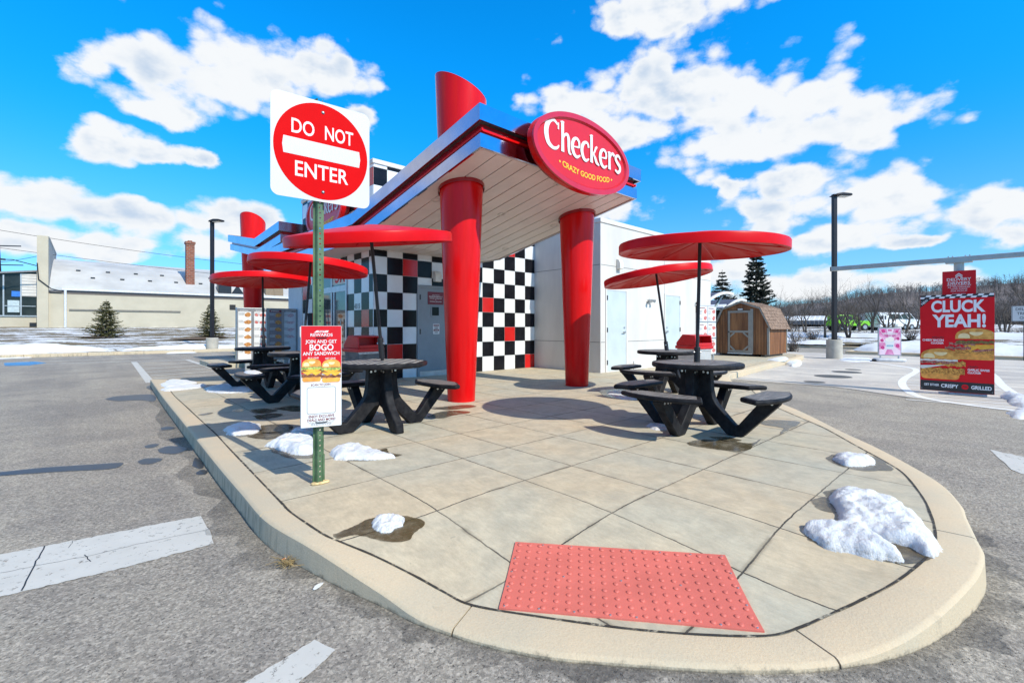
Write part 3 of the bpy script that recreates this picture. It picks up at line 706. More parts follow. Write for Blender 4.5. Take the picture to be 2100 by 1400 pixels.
def door(u0, u1, zt, mat, name, hinge='L', knob=True):
    d = MB(); d.box(u0, u1, VR - .012, VR + .004, .03, zt); o = rp(d, name, mat, bevel=.003)
    f = MB(); f.box(u0 - .05, u0, VR - .022, VR + .004, 0, zt + .05); f.box(u1, u1 + .05, VR - .022, VR + .004, 0, zt + .05); f.box(u0, u1, VR - .022, VR + .004, zt, zt + .05)
    f.box(u0, u1, VR - .02, VR + .004, 0, .028)
    fo = f.build('door_frame', STUCCO2); fo.parent = o
    hx = u0 + .005 if hinge == 'L' else u1 - .005
    for z in (.25, 1.08, 1.9):
        h = MB(); h.box(hx - .016, hx + .016, VR - .034, VR - .011, z - .06, z + .06); ho = h.build('hinge', HARD); ho.parent = o
    if knob:
        kx = u1 - .09 if hinge == 'L' else u0 + .09
        h = MB(); h.tube([(kx, VR - .012, 1.02), (kx, VR - .06, 1.02)], .028, 10); h.tube([(kx, VR - .06, 1.02), (kx - .12, VR - .065, 1.02)], .013, 8); h2 = MB(); h2.tube([(kx, VR - .012, 1.14), (kx, VR - .03, 1.14)], .025, 10); h2.build('lock', GALV).parent = o
        ho = h.build('handle', GALV); ho.parent = o
    return o
door(9.76, 10.62, 2.10, DOORW, 'door'); door(12.66, 13.54, 2.10, DOORW, 'door', hinge='R')
# grey service door in the checkered wall
d = MB(); d.box(5.70, 6.62, VW - .02, VW + .004, .12, 2.07); gd = rp(d, 'service_door', DOORG, bevel=.003)
def sub(b, name, mat, par, **k): o = b.build(name, mat, **k); o.parent = par; return o
f = MB(); f.box(5.634, 5.70, VW - .035, VW + .004, 0, 2.13); f.box(6.62, 6.686, VW - .035, VW + .004, 0, 2.13); f.box(5.70, 6.62, VW - .035, VW + .004, 2.07, 2.13); sub(f, 'door_frame', DOORG, gd, bevel=.004)
gd.matrix_parent_inverse = Matrix.Translation(-rest.location)
f = MB(); f.box(5.70, 6.62, VW - .026, VW + .004, .0, .118); sub(f, 'kick_plate', M('kick_plate', (.55, .56, .57), .3, .6), gd)
f = MB(); f.box(6.0, 6.25, VW - .03, VW - .018, 1.40, 1.66); sub(f, 'window_frame', DOORG, gd, bevel=.004)
f = MB(); f.box(6.03, 6.22, VW - .034, VW - .028, 1.43, 1.63); sub(f, 'window', GLASSD, gd)
for z in (.3, 1.05, 1.85):
    f = MB(); f.box(5.69, 5.715, VW - .045, VW - .019, z - .06, z + .06); sub(f, 'hinge', HARD, gd)
n1 = empty('owner_notice', (6.135, VW - .024, 1.84), FACE_S, 'maroon notice with white lettering at the top of the grey service door', 'notice')
plate(n1, 'board', rrect(.44, .30, .01), 0, .004, MAROON)
for (s, sz, y) in (('THIS LOCATION IS', .022, .075), ('INDEPENDENTLY', .044, .035), ('OWNED & OPERATED', .031, -.008), ('BY', .018, -.04), ('DONALD SCHULER', .034, -.08)): text(n1, s, sz, 0, y, .005, WHITEP, .012, 1.1)
n2 = empty('door_notice', (6.15, VW - .024, 1.11), FACE_S, 'small white and red notice under the window of the grey service door', 'notice')
plate(n2, 'board', rrect(.18, .25, .02), 0, .004, WHITEP); plate(n2, 'red_band', rrect(.15, .045, .003, cy=.085), .004, .0055, MAROON); plate(n2, 'red_band', rrect(.15, .04, .003, cy=-.03), .004, .0055, MAROON)
text(n2, 'NOTICE', .035, 0, .085, .006, WHITEP, .012); text(n2, 'DOOR', .03, 0, -.03, .006, WHITEP, .012); dashes(n2, 0, .05, .14, 3, .022, .011, .0045, BLACKP, 'C', 3); dashes(n2, 0, -.065, .13, 2, .022, .01, .0045, BLACKP, 'C', 4)
def wall_lamp(u, v, z, name='wall_lamp', w=.17):
    b = MB(); b.prism([(0, -.13), (.12, -.13), (.12, .02), (.08, .11), (0, .13)], lambda a, c, t: (u + t, v - a, z + c), -w / 2, w / 2); rp(b, name, LAMPW, bevel=.01)
wall_lamp(6.155, VW - .006, 2.36); wall_lamp(10.27, VR, 2.80, w=.16)
def floods(u, z):
    b = MB(); b.box(u - .05, u + .05, VR - .03, VR, z - .05, z + .05)
    for s in (-1, 1):
        b.tube([(u + s * .02, VR - .03, z), (u + s * .07, VR - .08, z + .02)], .013, 8); b.tube([(u + s * .07, VR - .06, z + .035), (u + s * .10, VR - .16, z)], [.03, .05], 12)
    rp(b, 'floodlight', GALV, smooth=True)
floods(11.75, 1.88)
b = MB(); b.box(14.6, 14.72, VR - .03, VR, 1.62, 1.86)
cyl = [(14.66 + .1 * math.cos(R(a)), VR - .05, 1.88 + .1 * math.sin(R(a))) for a in range(-80, 200, 20)]; b.tube(cyl, .02, 8); rp(b, 'hose_hook', HARD)

# storefront entrance in the west face
def storefront():
    b = MB(); x0, x1 = UW - .03, UW + .006
    for v in (10.765, 11.66, 12.56): b.box(x0, x1, v, v + .065, .0, 2.72)
    for z in (.0, 2.02, 2.655): b.box(x0 + .002, x1, 10.83, 12.56, z, z + (.1 if z != 2.02 else .14))
    b.box(x0, x1, 11.5, 11.56, .1, 2.02)
    fr = rp(b, 'entrance_frame', ALU)
    g = MB(); g.box(UW - .008, UW + .003, 10.83, 12.56, .1, 2.02); g.box(UW - .008, UW + .003, 10.83, 12.56, 2.16, 2.655); rp(g, 'entrance_glass', M('storefront_glass', (.05, .06, .065), .04, var=.5, scale=2, spec=.9))
    g = MB(); g.tube([(UW - .05, 11.05, .9), (UW - .05, 11.05, 1.35)], .015, 8); rp(g, 'door_handle', GALV)
    d_ = empty('painted_reflection', (UW - .0085, 11.3, 2.4), FACE_W, 'pale reflection painted on the transom glass, reversed red letters above the entrance', 'glass_reflection')  # reflection of a sign across the street, painted onto the glass
    plate(d_, 'reflected_panel', rrect(.86, .40, .01), 0, .002, M('pale_reflection', (.55, .57, .52), .5, var=.2, scale=4))
    t = text(d_, 'MC', .42, .1, -.02, .003, REDM, .03, -1.0)
    n_ = empty('house_number', (UW - .0075, 10.2, 1.625), FACE_W, 'black street number 4315 on the tiles beside the entrance', 'number')
    text(n_, '4315', .16, -.02, 0, 0, BLACKP, .022, .95, name='digits')
    text(d_, '', .1, 0, 0, 0, REDM) if False else None
storefront()

# ------------------------------------------------------------------ canopy: sloping deck with a steel and red edge
U0, U1, VF, VB, VE = 3.83, 7.56, 4.80, 8.70, 15.0
ZF, ZB = 3.555, 2.828
prof = [(VF, ZF), (VB, ZB), (VE, ZB)]; profR = [(VF, ZF), (VB, ZB), (VW, ZB)]
def zs(v): return ZB if v > VB else ZF + (ZB - ZF) * (v - VF) / (VB - VF)
def bandpoly(P, a, c): return [(v, z + a) for v, z in P] + [(v, z + c) for v, z in reversed(P)]
def canopy():
    gap = .011
    b = MB(); n = 12; w = (U1 - U0 - .10) / n
    for k in range(n):
        a0 = U0 + .05 + k * w + gap; a1 = U0 + .05 + (k + 1) * w - gap
        P = [(VF + .08, zs(VF + .08)), (VB - .006, ZB + .001)]; b.prism(bandpoly(P, .008, .03), west, a0, a1)
        b.prism([(VB + .006, ZB + .008), (VW - .01, ZB + .008), (VW - .01, ZB + .03), (VB + .006, ZB + .03)], west, a0, a1)
    b.box(U0 + .05, UW - .01, VW + .0, VE - .01, ZB + .008, ZB + .03)
    rp(b, 'soffit', SOFFIT)
    b = MB(); b.prism(bandpoly([(VF + .04, zs(VF + .04))] + profR[1:], .032, .07), west, U0 + .0305, U1 - .0305); b.box(U0 + .03, UW - .012, VW + .01, VE - .01, ZB + .034, ZB + .07); rp(b, 'soffit_backing', DARKGAP)
    b = MB(); b.prism(bandpoly([(VF + .02, zs(VF + .02))] + profR[1:], .44, .50), west, U0 + .03, U1 - .03); b.box(U0 + .03, UW - .012, VW + .01, VE - .02, ZB + .44, ZB + .50); rp(b, 'roof_deck', M('roof_membrane', (.55, .55, .54), .8))
    # edge bands: lower steel, red recess, upper steel
    for name, a, c, off, m in (('lower_fascia', -.012, .172, .0, STEEL), ('red_fascia', .172, .315, -.05, DRED), ('upper_fascia', .315, .535, .055, STEEL)):
        b = MB()
        b.prism(bandpoly([(VF - off, zs(VF - off) if False else ZF), (VB, ZB), (VE, ZB)], a, c), west, U0 - off, U0 - off + .03)
        b.prism(bandpoly([(VF - off, ZF), (VB, ZB), (VW, ZB)], a, c), west, U1 + off - .03, U1 + off)
        b.box(U0 - off + .0305, U1 + off - .0305, VF - off, VF - off + .03, ZF + a, ZF + c)
        rp(b, name, m)
    b = MB(); b.prism(bandpoly(prof, .215, .25), west, U0 + .025, U0 + .05); b.prism(bandpoly(profR, .215, .25), west, U1 - .05, U1 - .025); b.box(U0 + .03, U1 - .03, VF + .02, VF + .048, ZF + .215, ZF + .25); rp(b, 'red_neon_rail', RED)
    b = MB(); b.box(U0 + .03, U1 - .03, VF + .031, VF + .075, ZF - .014, ZF + .02)
    b.prism(bandpoly([(VF + .03, ZF - .005), (VB, ZB), (VW, ZB)], -.012, .012), west, U1 - .045, U1 - .0305); rp(b, 'soffit_trim', STUCCO2)
    b = MB()
    for k in range(26):
        v = VF + .2 + k * .29
        if v < VB + .3: b.prism(bandpoly([(v, zs(v)), (v + .29, zs(v + .29))], -.011, .014), west, U0 + .031, U0 + .048); b.mat(1 if k % 2 and k > 2 else (2 if k % 3 else 0))
    rp(b, 'checkered_edge_trim', [RED, BLACKP, WHITEP])
    # overlap seams on the steel
    for (px, py) in ((894, 411), (1029, 440), (1136, 463), (1036.7, 510), (1145, 377)):
        d = ray(px, py); t = None
        lo, hi = 2, 20
        for _ in range(60):
            mid = (lo + hi) / 2; p = EYE + d * mid
            if p.z > zs(p.y): hi = mid
            else: lo = mid
        b = MB(); b.lathe([(.052, .03), (.052, -.006), (.078, -.006), (.085, .004), (.085, .03)], 24, cap=False)
        sl = math.atan((ZB - ZF) / (VB - VF)) if p.y < VB else 0
        o = b.build('downlight', STUCCO2, smooth=True, loc=(p.x, p.y, zs(p.y) + .008), rot=(sl, 0, 0)); keep(o, rest)
        b = MB(); b.lathe([(.052, .02), (.0, .021)], 20, cap=False); lo_ = b.build('lamp', M('lamp_glass', (.6, .55, .42), .3)); lo_.parent = o
canopy()
def column(u, v, z1, r0=.215, r1=.345, zr=3.42, cut=0.0, tilt=(0, -1)):
    b = MB(); n = 56; prof_ = [0, .02, .06] + [z1 * k / 12 for k in range(1, 13)]
    vs = []; rings = []
    for z in prof_:
        r = r0 + (r1 - r0) * z / zr; ring = []
        for k in range(n):
            a = 2 * math.pi * k / n; zz = z
            if z == z1: zz = z1 + cut * (math.cos(a) * tilt[0] + math.sin(a) * tilt[1])
            rr = r0 + (r1 - r0) * zz / zr; ring.append((u + rr * math.cos(a), v + rr * math.sin(a), zz))
        rings.append(ring)
    for i in range(len(rings) - 1):
        for k in range(n): b.face([rings[i][k], rings[i][(k + 1) % n], rings[i + 1][(k + 1) % n], rings[i + 1][k]])
    b.face(rings[-1])
    return rp(b, 'column', RED, smooth=True, angle=30)
column(4.35, 5.93, 4.90, cut=.19, tilt=(-.72, .66)); column(7.15, 5.90, 3.40, r0=.225); column(4.3, 18.2, 4.90, cut=.22, tilt=(-.7, -.7))
for (u, v) in ((4.35, 5.93), (7.15, 5.9)):
    b = MB(); b.lathe([(.365, zs(v) + .07), (.365, zs(v) - .05)], 56, (u, v), cap=False); b.v = [(x, y, z + (zs(y) - zs(v))) for x, y, z in b.v]
    rp(b, 'column_collar', DRED, smooth=True)
# rear canopy: flat L of the same edge with the rear pylon passing through
def canopy_rear():
    P = [(13.36, 3.43), (15.76, 3.31), (19.3, 3.95)]; ua, ub = 3.815, 5.6
    for name, a, c, off, m in (('lower_fascia', 0, .215, 0, STEEL), ('red_fascia', .215, .30, -.05, DRED), ('upper_fascia', .30, .545, .06, STEEL)):
        b = MB(); b.prism(bandpoly([(P[0][0] - off, P[0][1]), P[1], (P[2][0] + off, P[2][1])], a, c), west, ua - off, ua - off + .03); rp(b, name, m)
        b = MB(); b.box(ua - off + .0305, UW - .012, P[0][0] - off, P[0][0] - off + .03, P[0][1] + a, P[0][1] + c); rp(b, name, m)
        b = MB(); b.box(ua - off + .0305, ub, P[2][0] + off - .03, P[2][0] + off, P[2][1] + a, P[2][1] + c); rp(b, name, m)
    b = MB(); b.prism(bandpoly([(P[0][0] + .04, P[0][1]), P[1], (P[2][0] - .04, P[2][1])], .02, .06), west, ua + .031, UW - .013); b.prism(bandpoly([(15.2, 3.34), P[1], (P[2][0] - .04, P[2][1])], .02, .06), west, UW - .012, ub); rp(b, 'rear_soffit', SOFFIT)
    b = MB(); b.prism(bandpoly([(P[0][0] + .04, P[0][1]), P[1], (P[2][0] - .04, P[2][1])], .46, .50), west, ua + .031, UW - .013); b.prism(bandpoly([(13.96, 3.40), P[1], (P[2][0] - .04, P[2][1])], .46, .50), west, UW - .012, ub); rp(b, 'rear_roof', STUCCO2)
canopy_rear()

# ------------------------------------------------------------------ oval name sign with hand-drawn letters
def stroke(b, pts, ws, per=7, z0=0, z1=.012, rise=.004):
    """flat brush stroke through pts with half-widths ws"""
    P = [Vector((p[0], p[1], 0)) for p in pts]; C_ = catmull(P, per); n = len(C_); Wd = []
    for i in range(n):
        t = i / (n - 1) * (len(ws) - 1); k = min(int(t), len(ws) - 2); Wd.append(ws[k] + (ws[k + 1] - ws[k]) * (t - k))
    Lf = []; Rf = []
    for i, p in enumerate(C_):
        d = (C_[min(i + 1, n - 1)] - C_[max(i - 1, 0)]).normalized(); nrm = Vector((-d.y, d.x, 0)) * Wd[i]; Lf.append(p + nrm); Rf.append(p - nrm)
    for i in range(n - 1):
        za, zb = z1 + rise * i / n, z1 + rise * (i + 1) / n
        b.face([(Lf[i].x, Lf[i].y, za), (Rf[i].x, Rf[i].y, za), (Rf[i + 1].x, Rf[i + 1].y, zb), (Lf[i + 1].x, Lf[i + 1].y, zb)])
GLYPH = {
 'C': (1.06, [([(.90,1.34),(.64,1.50),(.36,1.38),(.17,1.02),(.15,.62),(.28,.22),(.58,.03),(.84,.09),(.98,.26)], [.06,.075,.12,.15,.155,.13,.085,.07,.04]), ([(.95,1.46),(.93,1.10)], [.045,.05])]),
 'h': (.80, [([(.20,1.60),(.20,.8),(.20,.0)], [.11,.10,.115]), ([(.06,1.56),(.2,1.60),(.3,1.585)], [.03,.05,.03]), ([(.22,.70),(.36,.96),(.54,1.0),(.62,.74),(.62,.36),(.66,.07),(.80,.03)], [.04,.06,.09,.11,.10,.075,.035])]),
 'e': (.72, [([(.16,.52),(.42,.55),(.60,.62),(.58,.90),(.38,1.02),(.17,.84),(.10,.50),(.20,.15),(.42,.0),(.68,.16)], [.03,.04,.07,.085,.07,.105,.12,.11,.08,.035])]),
 'c': (.68, [([(.62,.78),(.56,.98),(.38,1.02),(.18,.84),(.10,.50),(.20,.14),(.40,.0),(.64,.15)], [.08,.07,.07,.105,.12,.11,.08,.035])]),
 'k': (.78, [([(.18,1.55),(.18,.8),(.18,.0)], [.11,.10,.115]), ([(.05,1.50),(.18,1.55),(.28,1.54)], [.03,.05,.03]), ([(.20,.44),(.40,.66),(.50,.90),(.62,1.02)], [.04,.06,.075,.05]), ([(.30,.58),(.46,.34),(.58,.10),(.78,.0)], [.05,.095,.10,.04])]),
 'r': (.60, [([(.18,1.0),(.18,.5),(.18,.0)], [.10,.10,.115]), ([(.04,.98),(.18,1.02),(.28,1.0)], [.03,.045,.03]), ([(.20,.62),(.32,.90),(.46,1.0),(.60,.90)], [.04,.06,.09,.085])]),
 's': (.58, [([(.54,.86),(.40,1.01),(.20,.95),(.13,.76),(.30,.56),(.48,.40),(.50,.17),(.32,.0),(.08,.10)], [.06,.075,.085,.095,.105,.105,.095,.085,.06])])}
def oval_sign(name, loc, rot, label):
    root = empty(name, loc, rot, label, 'sign')
    A, B = 1.15, .565
    b = MB(); b.prism(ell(A, B, 72), XY, 0, .10); b.build('body', RED, root, bevel=.015)
    b = MB(); n = 72; E0, E1, E2, E3 = ell(A, B, n), ell(A - .075, B - .075, n), ell(A - .1, B - .1, n), ell(A - .095, B - .095, n)
    for i in range(n):
        j = (i + 1) % n
        b.face([(*E0[i], .101), (*E0[j], .101), (*E0[j], .135), (*E0[i], .135)]); b.face([(*E0[i], .135), (*E0[j], .135), (*E1[j], .135), (*E1[i], .135)]); b.face([(*E1[i], .135), (*E1[j], .135), (*E2[j], .1015), (*E2[i], .1015)])
    b.build('rim', M('red_rim', (.55, .012, .03), .3, var=.05, coat=.3), root)
    plate(root, 'face', E2, .1005, .104, M('red_sign_face', (.62, .012, .018), .35, var=.03))
    b = MB(); b.prism(ell(A - .2, B - .1, 48), XY, -.16, -.0005); b.build('mounting_box', DRED, root)
    b = MB(); x = -.915; s = .272; kx = 1.17; lvl = 0
    for i, ch in enumerate('Checkers'):
        w, st = GLYPH[ch]; yb = -.075
        for pts, ws in st: stroke(b, [(x + p[0] * s * kx, yb + p[1] * s) for p in pts], [q * s * 1.08 for q in ws], z1=.108 + .0007 * lvl); lvl += 1
        x += w * s * kx * .97
    b.build('lettering', WHITEP, root)
    sh = text(root, '• CRAZY GOOD FOOD •', .118, .05, -.30, .106, YELP, .016, 1.0, bend=.17, extr=.003)
    text(root, '®', .05, .93, .16, .106, WHITEP, .0)
    return root
oval_sign('name_sign', (5.63, VF - .21, 3.785), FACE_S, 'large red oval sign with white script on the front edge of the canopy')
oval_sign('name_sign', (UW - .18, 11.55, 3.98), FACE_W, 'red oval name sign on the checkered tower, half hidden behind the do not enter sign')
# ------------------------------------------------------------------ printed burgers (flat artwork of the posters)
BUN = M('bun_print', (.72, .26, .03), .5, var=.3, scale=9, col2=(.92, .47, .10)); BUNHI = M('bun_highlight_print', (.97, .72, .36), .45, var=.1, scale=12)
BUNLO = M('bun_bottom_print', (.82, .34, .06), .45, var=.25, scale=14); CHEESE = M('cheese_print', (.85, .43, .04), .45, var=.12, scale=20)
LETT = M('lettuce_print', (.30, .42, .05), .5, var=.5, scale=60, col2=(.55, .62, .15)); PATTY = M('patty_print', (.16, .05, .02), .5, var=.5, scale=60, col2=(.33, .12, .05))
BACON = M('bacon_print', (.33, .05, .04), .45, var=.5, scale=40, col2=(.62, .25, .18)); FRIED = M('fried_print', (.60, .19, .02), .5, var=.5, scale=36, col2=(.92, .45, .08)); CREAM = M('cream_print', (.80, .76, .66), .5, var=.05)
SHADE = M('print_shadow', (.20, .012, .012), .5)
def wavy(x0, x1, y0, y1, amp, waves, seed=0, n=36):
    rnd = random.Random(seed); p = rnd.uniform(0, 6); q = rnd.uniform(0, 6)
    f = lambda t, w, ph: amp * (math.sin(t * waves * 6.28 + ph) * .6 + math.sin(t * waves * 2.3 * 6.28 + 2 * ph) * .4)
    top = [(x0 + (x1 - x0) * k / n, y1 + f(k / n, waves, p)) for k in range(n + 1)]; bot = [(x0 + (x1 - x0) * k / n, y0 + f(k / n, waves, q)) for k in range(n, -1, -1)]
    return top + bot
def clipx(poly, lo, hi): return [(min(max(x, lo), hi), y) for x, y in poly]
def burger(parent, cx, cy, w, h, z, kind='beef', lo=-9, hi=9, seed=0):
    k = lambda poly: clipx([(cx + x * w, cy + y * h) for x, y in poly], lo, hi)
    def lay(mb, poly, lvl): mb.prism(k(poly), XY, z, z + .0006 + .0005 * lvl)
    def dome(x0, x1, y0, y1, n=28):
        return [(x0 + (x1 - x0) * (.5 + .5 * math.cos(math.pi * i / n)), y0 + (y1 - y0) * math.sin(math.pi * i / n) ** .62) for i in range(n + 1)]
    g = [('bun', BUNLO, [rrect(.92, .24, .11, cx=0, cy=-.38)], 1)]
    if kind == 'beef':
        g += [('patty', PATTY, [wavy(-.5, .5, -.30, -.16, .012, 3, seed), wavy(-.5, .5, -.10, .02, .012, 3, seed + 1)], 2), ('cheese', CHEESE, [[(-.48, -.05), (.5, -.03), (.42, -.13), (.2, -.22), (.0, -.12), (-.2, -.2), (-.4, -.1)], [(-.47, .06), (.48, .06), (.3, -.02), (-.1, -.05), (-.3, .0)]], 3),
              ('lettuce', LETT, [wavy(-.5, .5, .04, .17, .03, 5, seed + 2)], 4), ('onion', BACON, [wavy(-.47, .48, .15, .22, .015, 4, seed + 3)], 5)]
    elif kind == 'bacon':
        g += [('patty', FRIED, [wavy(-.48, .49, -.30, -.18, .015, 3, seed)], 2), ('cheese', CHEESE, [[(-.28, -.02), (.5, .0), (.5, -.13), (.2, -.2), (.05, -.13), (-.12, -.24)]], 3), ('bacon', BACON, [wavy(-.72, -.1, -.17, -.08, .03, 3, seed + 1), wavy(-.62, .0, -.03, .05, .03, 3, seed + 4), [(-.1, -.2), (.4, -.12), (.42, -.18), (.0, -.25)]], 4),
              ('lettuce', M('pickle_print', (.20, .13, .03), .5, var=.5, scale=40), [wavy(-.45, .5, .02, .12, .02, 4, seed + 2)], 5)]
    else:
        g += [('fried_chicken', FRIED, [wavy(-.5, .58, -.33, -.13, .025, 4, seed), wavy(-.1, .60, -.06, .1, .03, 3, seed + 1)], 2), ('cheese', CREAM, [[(-.5, -.06), (.15, -.02), (-.2, -.11), (-.42, -.17), (-.5, -.15)], wavy(-.5, .42, .10, .16, .012, 4, seed + 3)], 3), ('bacon', BACON, [wavy(-.5, .35, .02, .09, .02, 3, seed + 2)], 4)]
    g += [('top_bun', BUN, [dome(-.47, .47, .17, .52)], 6), ('bun_highlight', BUNHI, [[(.02 + .16 * math.cos(a / 5), .36 + .06 * math.sin(a / 5) + .02 * math.cos(a / 2.5)) for a in range(31)], dome(-.40, -.12, .20, .36)], 7)]
    root = None
    for nm, m, polys, lvl in g:
        mb = MB()
        for p in polys: lay(mb, p, lvl)
        o = mb.build(nm + '_print', m)
        if root is None: o.name = 'burger_print'; o.parent = parent; root = o
        else: o.parent = root
    return root

# ------------------------------------------------------------------ do not enter sign on its green post
GREENP = M('green_post_paint', (.050, .125, .055), .5, var=.3, scale=5, bump=.15, bscale=40, col2=(.12, .19, .095)); RUST = M('rusty_steel', (.30, .13, .04), .8, var=.4, scale=30)
SHEETW = M('reflective_white', (.585, .585, .575), .5, var=.03, scale=30, stretch=(6, .4, 1)); SIGNR = M('reflective_red', (.62, .004, .006), .6, var=.03, spec=.04)
PX, PY = 1.265, 3.49
def punched(b, y, x0, x1, z0, z1, pitch=.0254 * 1.5, r=.0065, flip=False):
    z = z0
    while z + pitch <= z1 + 1e-6:
        cx = (x0 + x1) / 2; cz = z + pitch / 2; h = [(cx + r * math.cos(R(a)), cz + r * math.sin(R(a))) for a in range(0, 360, 45)]
        o = [(x1, cz), (x1, z + pitch), (cx, z + pitch), (x0, z + pitch), (x0, cz), (x0, z), (cx, z), (x1, z)]
        for k in range(8):
            j = (k + 1) % 8; b.face([(o[k][0], y, o[k][1]), (o[j][0], y, o[j][1]), (h[j][0], y, h[j][1]), (h[k][0], y, h[k][1])])
        z += pitch
def sign_post():
    root = empty('no_entry_sign', (PX, PY, 0), (0, 0, 0), 'tall do not enter sign, white square with a red disc, on a perforated green post', 'road sign')
    b = MB(); H = 2.84
    # U-channel: punched web, two splayed sides and two outer flanges
    punched(b, -.012, -.017, .017, .0, H)
    for s in (-1, 1):
        b.face([(s * .017, -.012, 0), (s * .026, .020, 0), (s * .026, .020, H), (s * .017, -.012, H)]); b.face([(s * .026, .020, 0), (s * .039, .020, 0), (s * .039, .020, H), (s * .026, .020, H)])
    o = b.build('post', GREENP, root); md = o.modifiers.new('solid', 'SOLIDIFY'); md.thickness = .0035; md.offset = 0
    b = MB()
    for s in (-1, 1): b.face([(s * .0185, -.018, 0), (s * .030, .015, 0), (s * .030, .015, .21), (s * .0185, -.018, .21)]); b.face([(s * .030, .015, 0), (s * .044, .015, 0), (s * .044, .015, .21), (s * .030, .015, .21)])
    o = b.build('base_sleeve', GREENP, root); md = o.modifiers.new('solid', 'SOLIDIFY'); md.thickness = .004; md.offset = 0
    b = MB(); b.prism(blobpoly(.005, -.0, .062, .035, 0, 24, .2, 3), XY, .001, .018); b.build('rusted_foot', M('rust_stain_grout', (.62, .45, .22), .9, var=.3, scale=30), root, bevel=.008)
    pan = empty('sign_panel', (0, -.022, 2.494), FACE_S, parent=root)
    o = plate(root, 'sign_panel', rrect(.70, .735, .055, 8), 0, .003, SHEETW); bpy.data.objects.remove(pan)
    o.location = (.015, -.028, 2.446); o.rotation_euler = (R(90), 0, R(-4.5)); p = o
    b = MB(); n = 72; b.prism(ell(.333, .35, n), XY, .0031, .0042); b.build('red_disc', SIGNR, p)
    bar = [( .285 * math.cos(a) if False else x, y) for x, y in ([(-.268, .060), (-.276, 0), (-.268, -.060), (.268, -.060), (.276, 0), (.268, .060)])]
    plate(p, 'white_bar', bar, .0042, .005, SHEETW)
    fit(p, 'DO', .155, .105, -.138, .145, .0044, WHITEP, .012, .0006); fit(p, 'NOT', .208, .105, .118, .145, .0044, WHITEP, .012, .0006)
    fit(p, 'ENTER', .375, .108, -.004, -.155, .0044, WHITEP, .012, .0006)
    for y in (.29, -.295):
        b = MB(); b.lathe([(.012, .0042), (.012, .0062), (.0, .0064)], 14, (0, y), cap=False); b.mat(1).lathe([(.0065, .0064), (.006, .011), (0, .0115)], 10, (0, y), cap=False); b.build('bolt', [HARD, GALV], p)
    return root
sign_post()
def rewards_poster():
    # hangs on the front of the post, turned a little toward the road
    a = R(29.5 - 47.5 + 5)
    root = empty('rewards_poster', (PX - .005, PY - .055, .80), (R(90), 0, math.radians(-17)), 'folded red and white rewards poster with two burgers, tied to the green post', 'poster')
    W_, H_ = .275, .735
    plate(root, 'board', rrect(W_, H_, .006), 0, .003, WHITEP)
    bk = plate(root, 'back_board', rrect(W_, H_ - .01, .006), -.003, 0, M('grey_board', (.55, .55, .56), .5)); bk.location = (-.004, 0, -.075); bk.rotation_euler = (R(-4), R(4), 0)
    plate(root, 'red_panel', [(-W_ / 2 + .002, .02), (W_ / 2 - .002, .02), (W_ / 2 - .002, H_ / 2 - .002), (-W_ / 2 + .002, H_ / 2 - .002)], .003, .0036, REDM)
    z = .0038
    b = MB(); b.prism([(-.05, .318), (-.032, .333), (.05, .333), (.04, .318)], XY, z, z + .0005); b.build('badge', WHITEP, root); text(root, 'FAST', .016, 0, .3255, z + .0006, REDM, .012, 1.3, italic=.3)
    text(root, 'REWARDS', .030, 0, .300, z, WHITEP, .016, 1.1); text(root, 'JOIN AND GET', .034, 0, .252, z, WHITEP, .018, .92); text(root, 'BOGO', .064, 0, .208, z, WHITEP, .022, .88); text(root, 'ANY SANDWICH', .035, 0, .165, z, WHITEP, .018, .92)
    text(root, 'BUY ONE', .017, -.055, .134, z, WHITEP, .012); text(root, 'GET ONE', .017, .06, .128, z, WHITEP, .012)
    burger(root, -.066, .045, .135, .165, .0038, 'beef', -.1365, .1365, 3); burger(root, .066, .036, .135, .165, .0048, 'beef', -.1365, .1365, 8)
    text(root, 'SCAN TO JOIN', .021, -.005, -.062, .0032, MAROON, .012, .95)
    b = MB(); o1, o2 = rrect(.195, .195, .016, 5, 0, -.175), rrect(.190, .190, .014, 5, 0, -.175)
    for i in range(len(o1)):
        j = (i + 1) % len(o1); b.face([(*o1[i], .0036), (*o1[j], .0036), (*o2[j], .0036), (*o2[i], .0036)])
    b.build('code_frame', BLACKP, root)
    text(root, 'ENJOY EXCLUSIVE', .026, 0, -.291, .0032, MAROON, .016, .82); text(root, 'DEALS AND MORE!', .026, 0, -.317, .0032, MAROON, .016, .86)
    dashes(root, 0, -.335, .2, 3, .008, .0035, .003, GREYP, 'C', 5)
    for y in (.285, -.331):
        b = MB(); b.tube([(-.04, y, .002), (-.03, y - .004, .007), (0, y - .005, .008), (.03, y - .004, .007), (.04, y, .002)], .0035, 6); b.build('cable_tie', BLACKP, root)
rewards_poster()

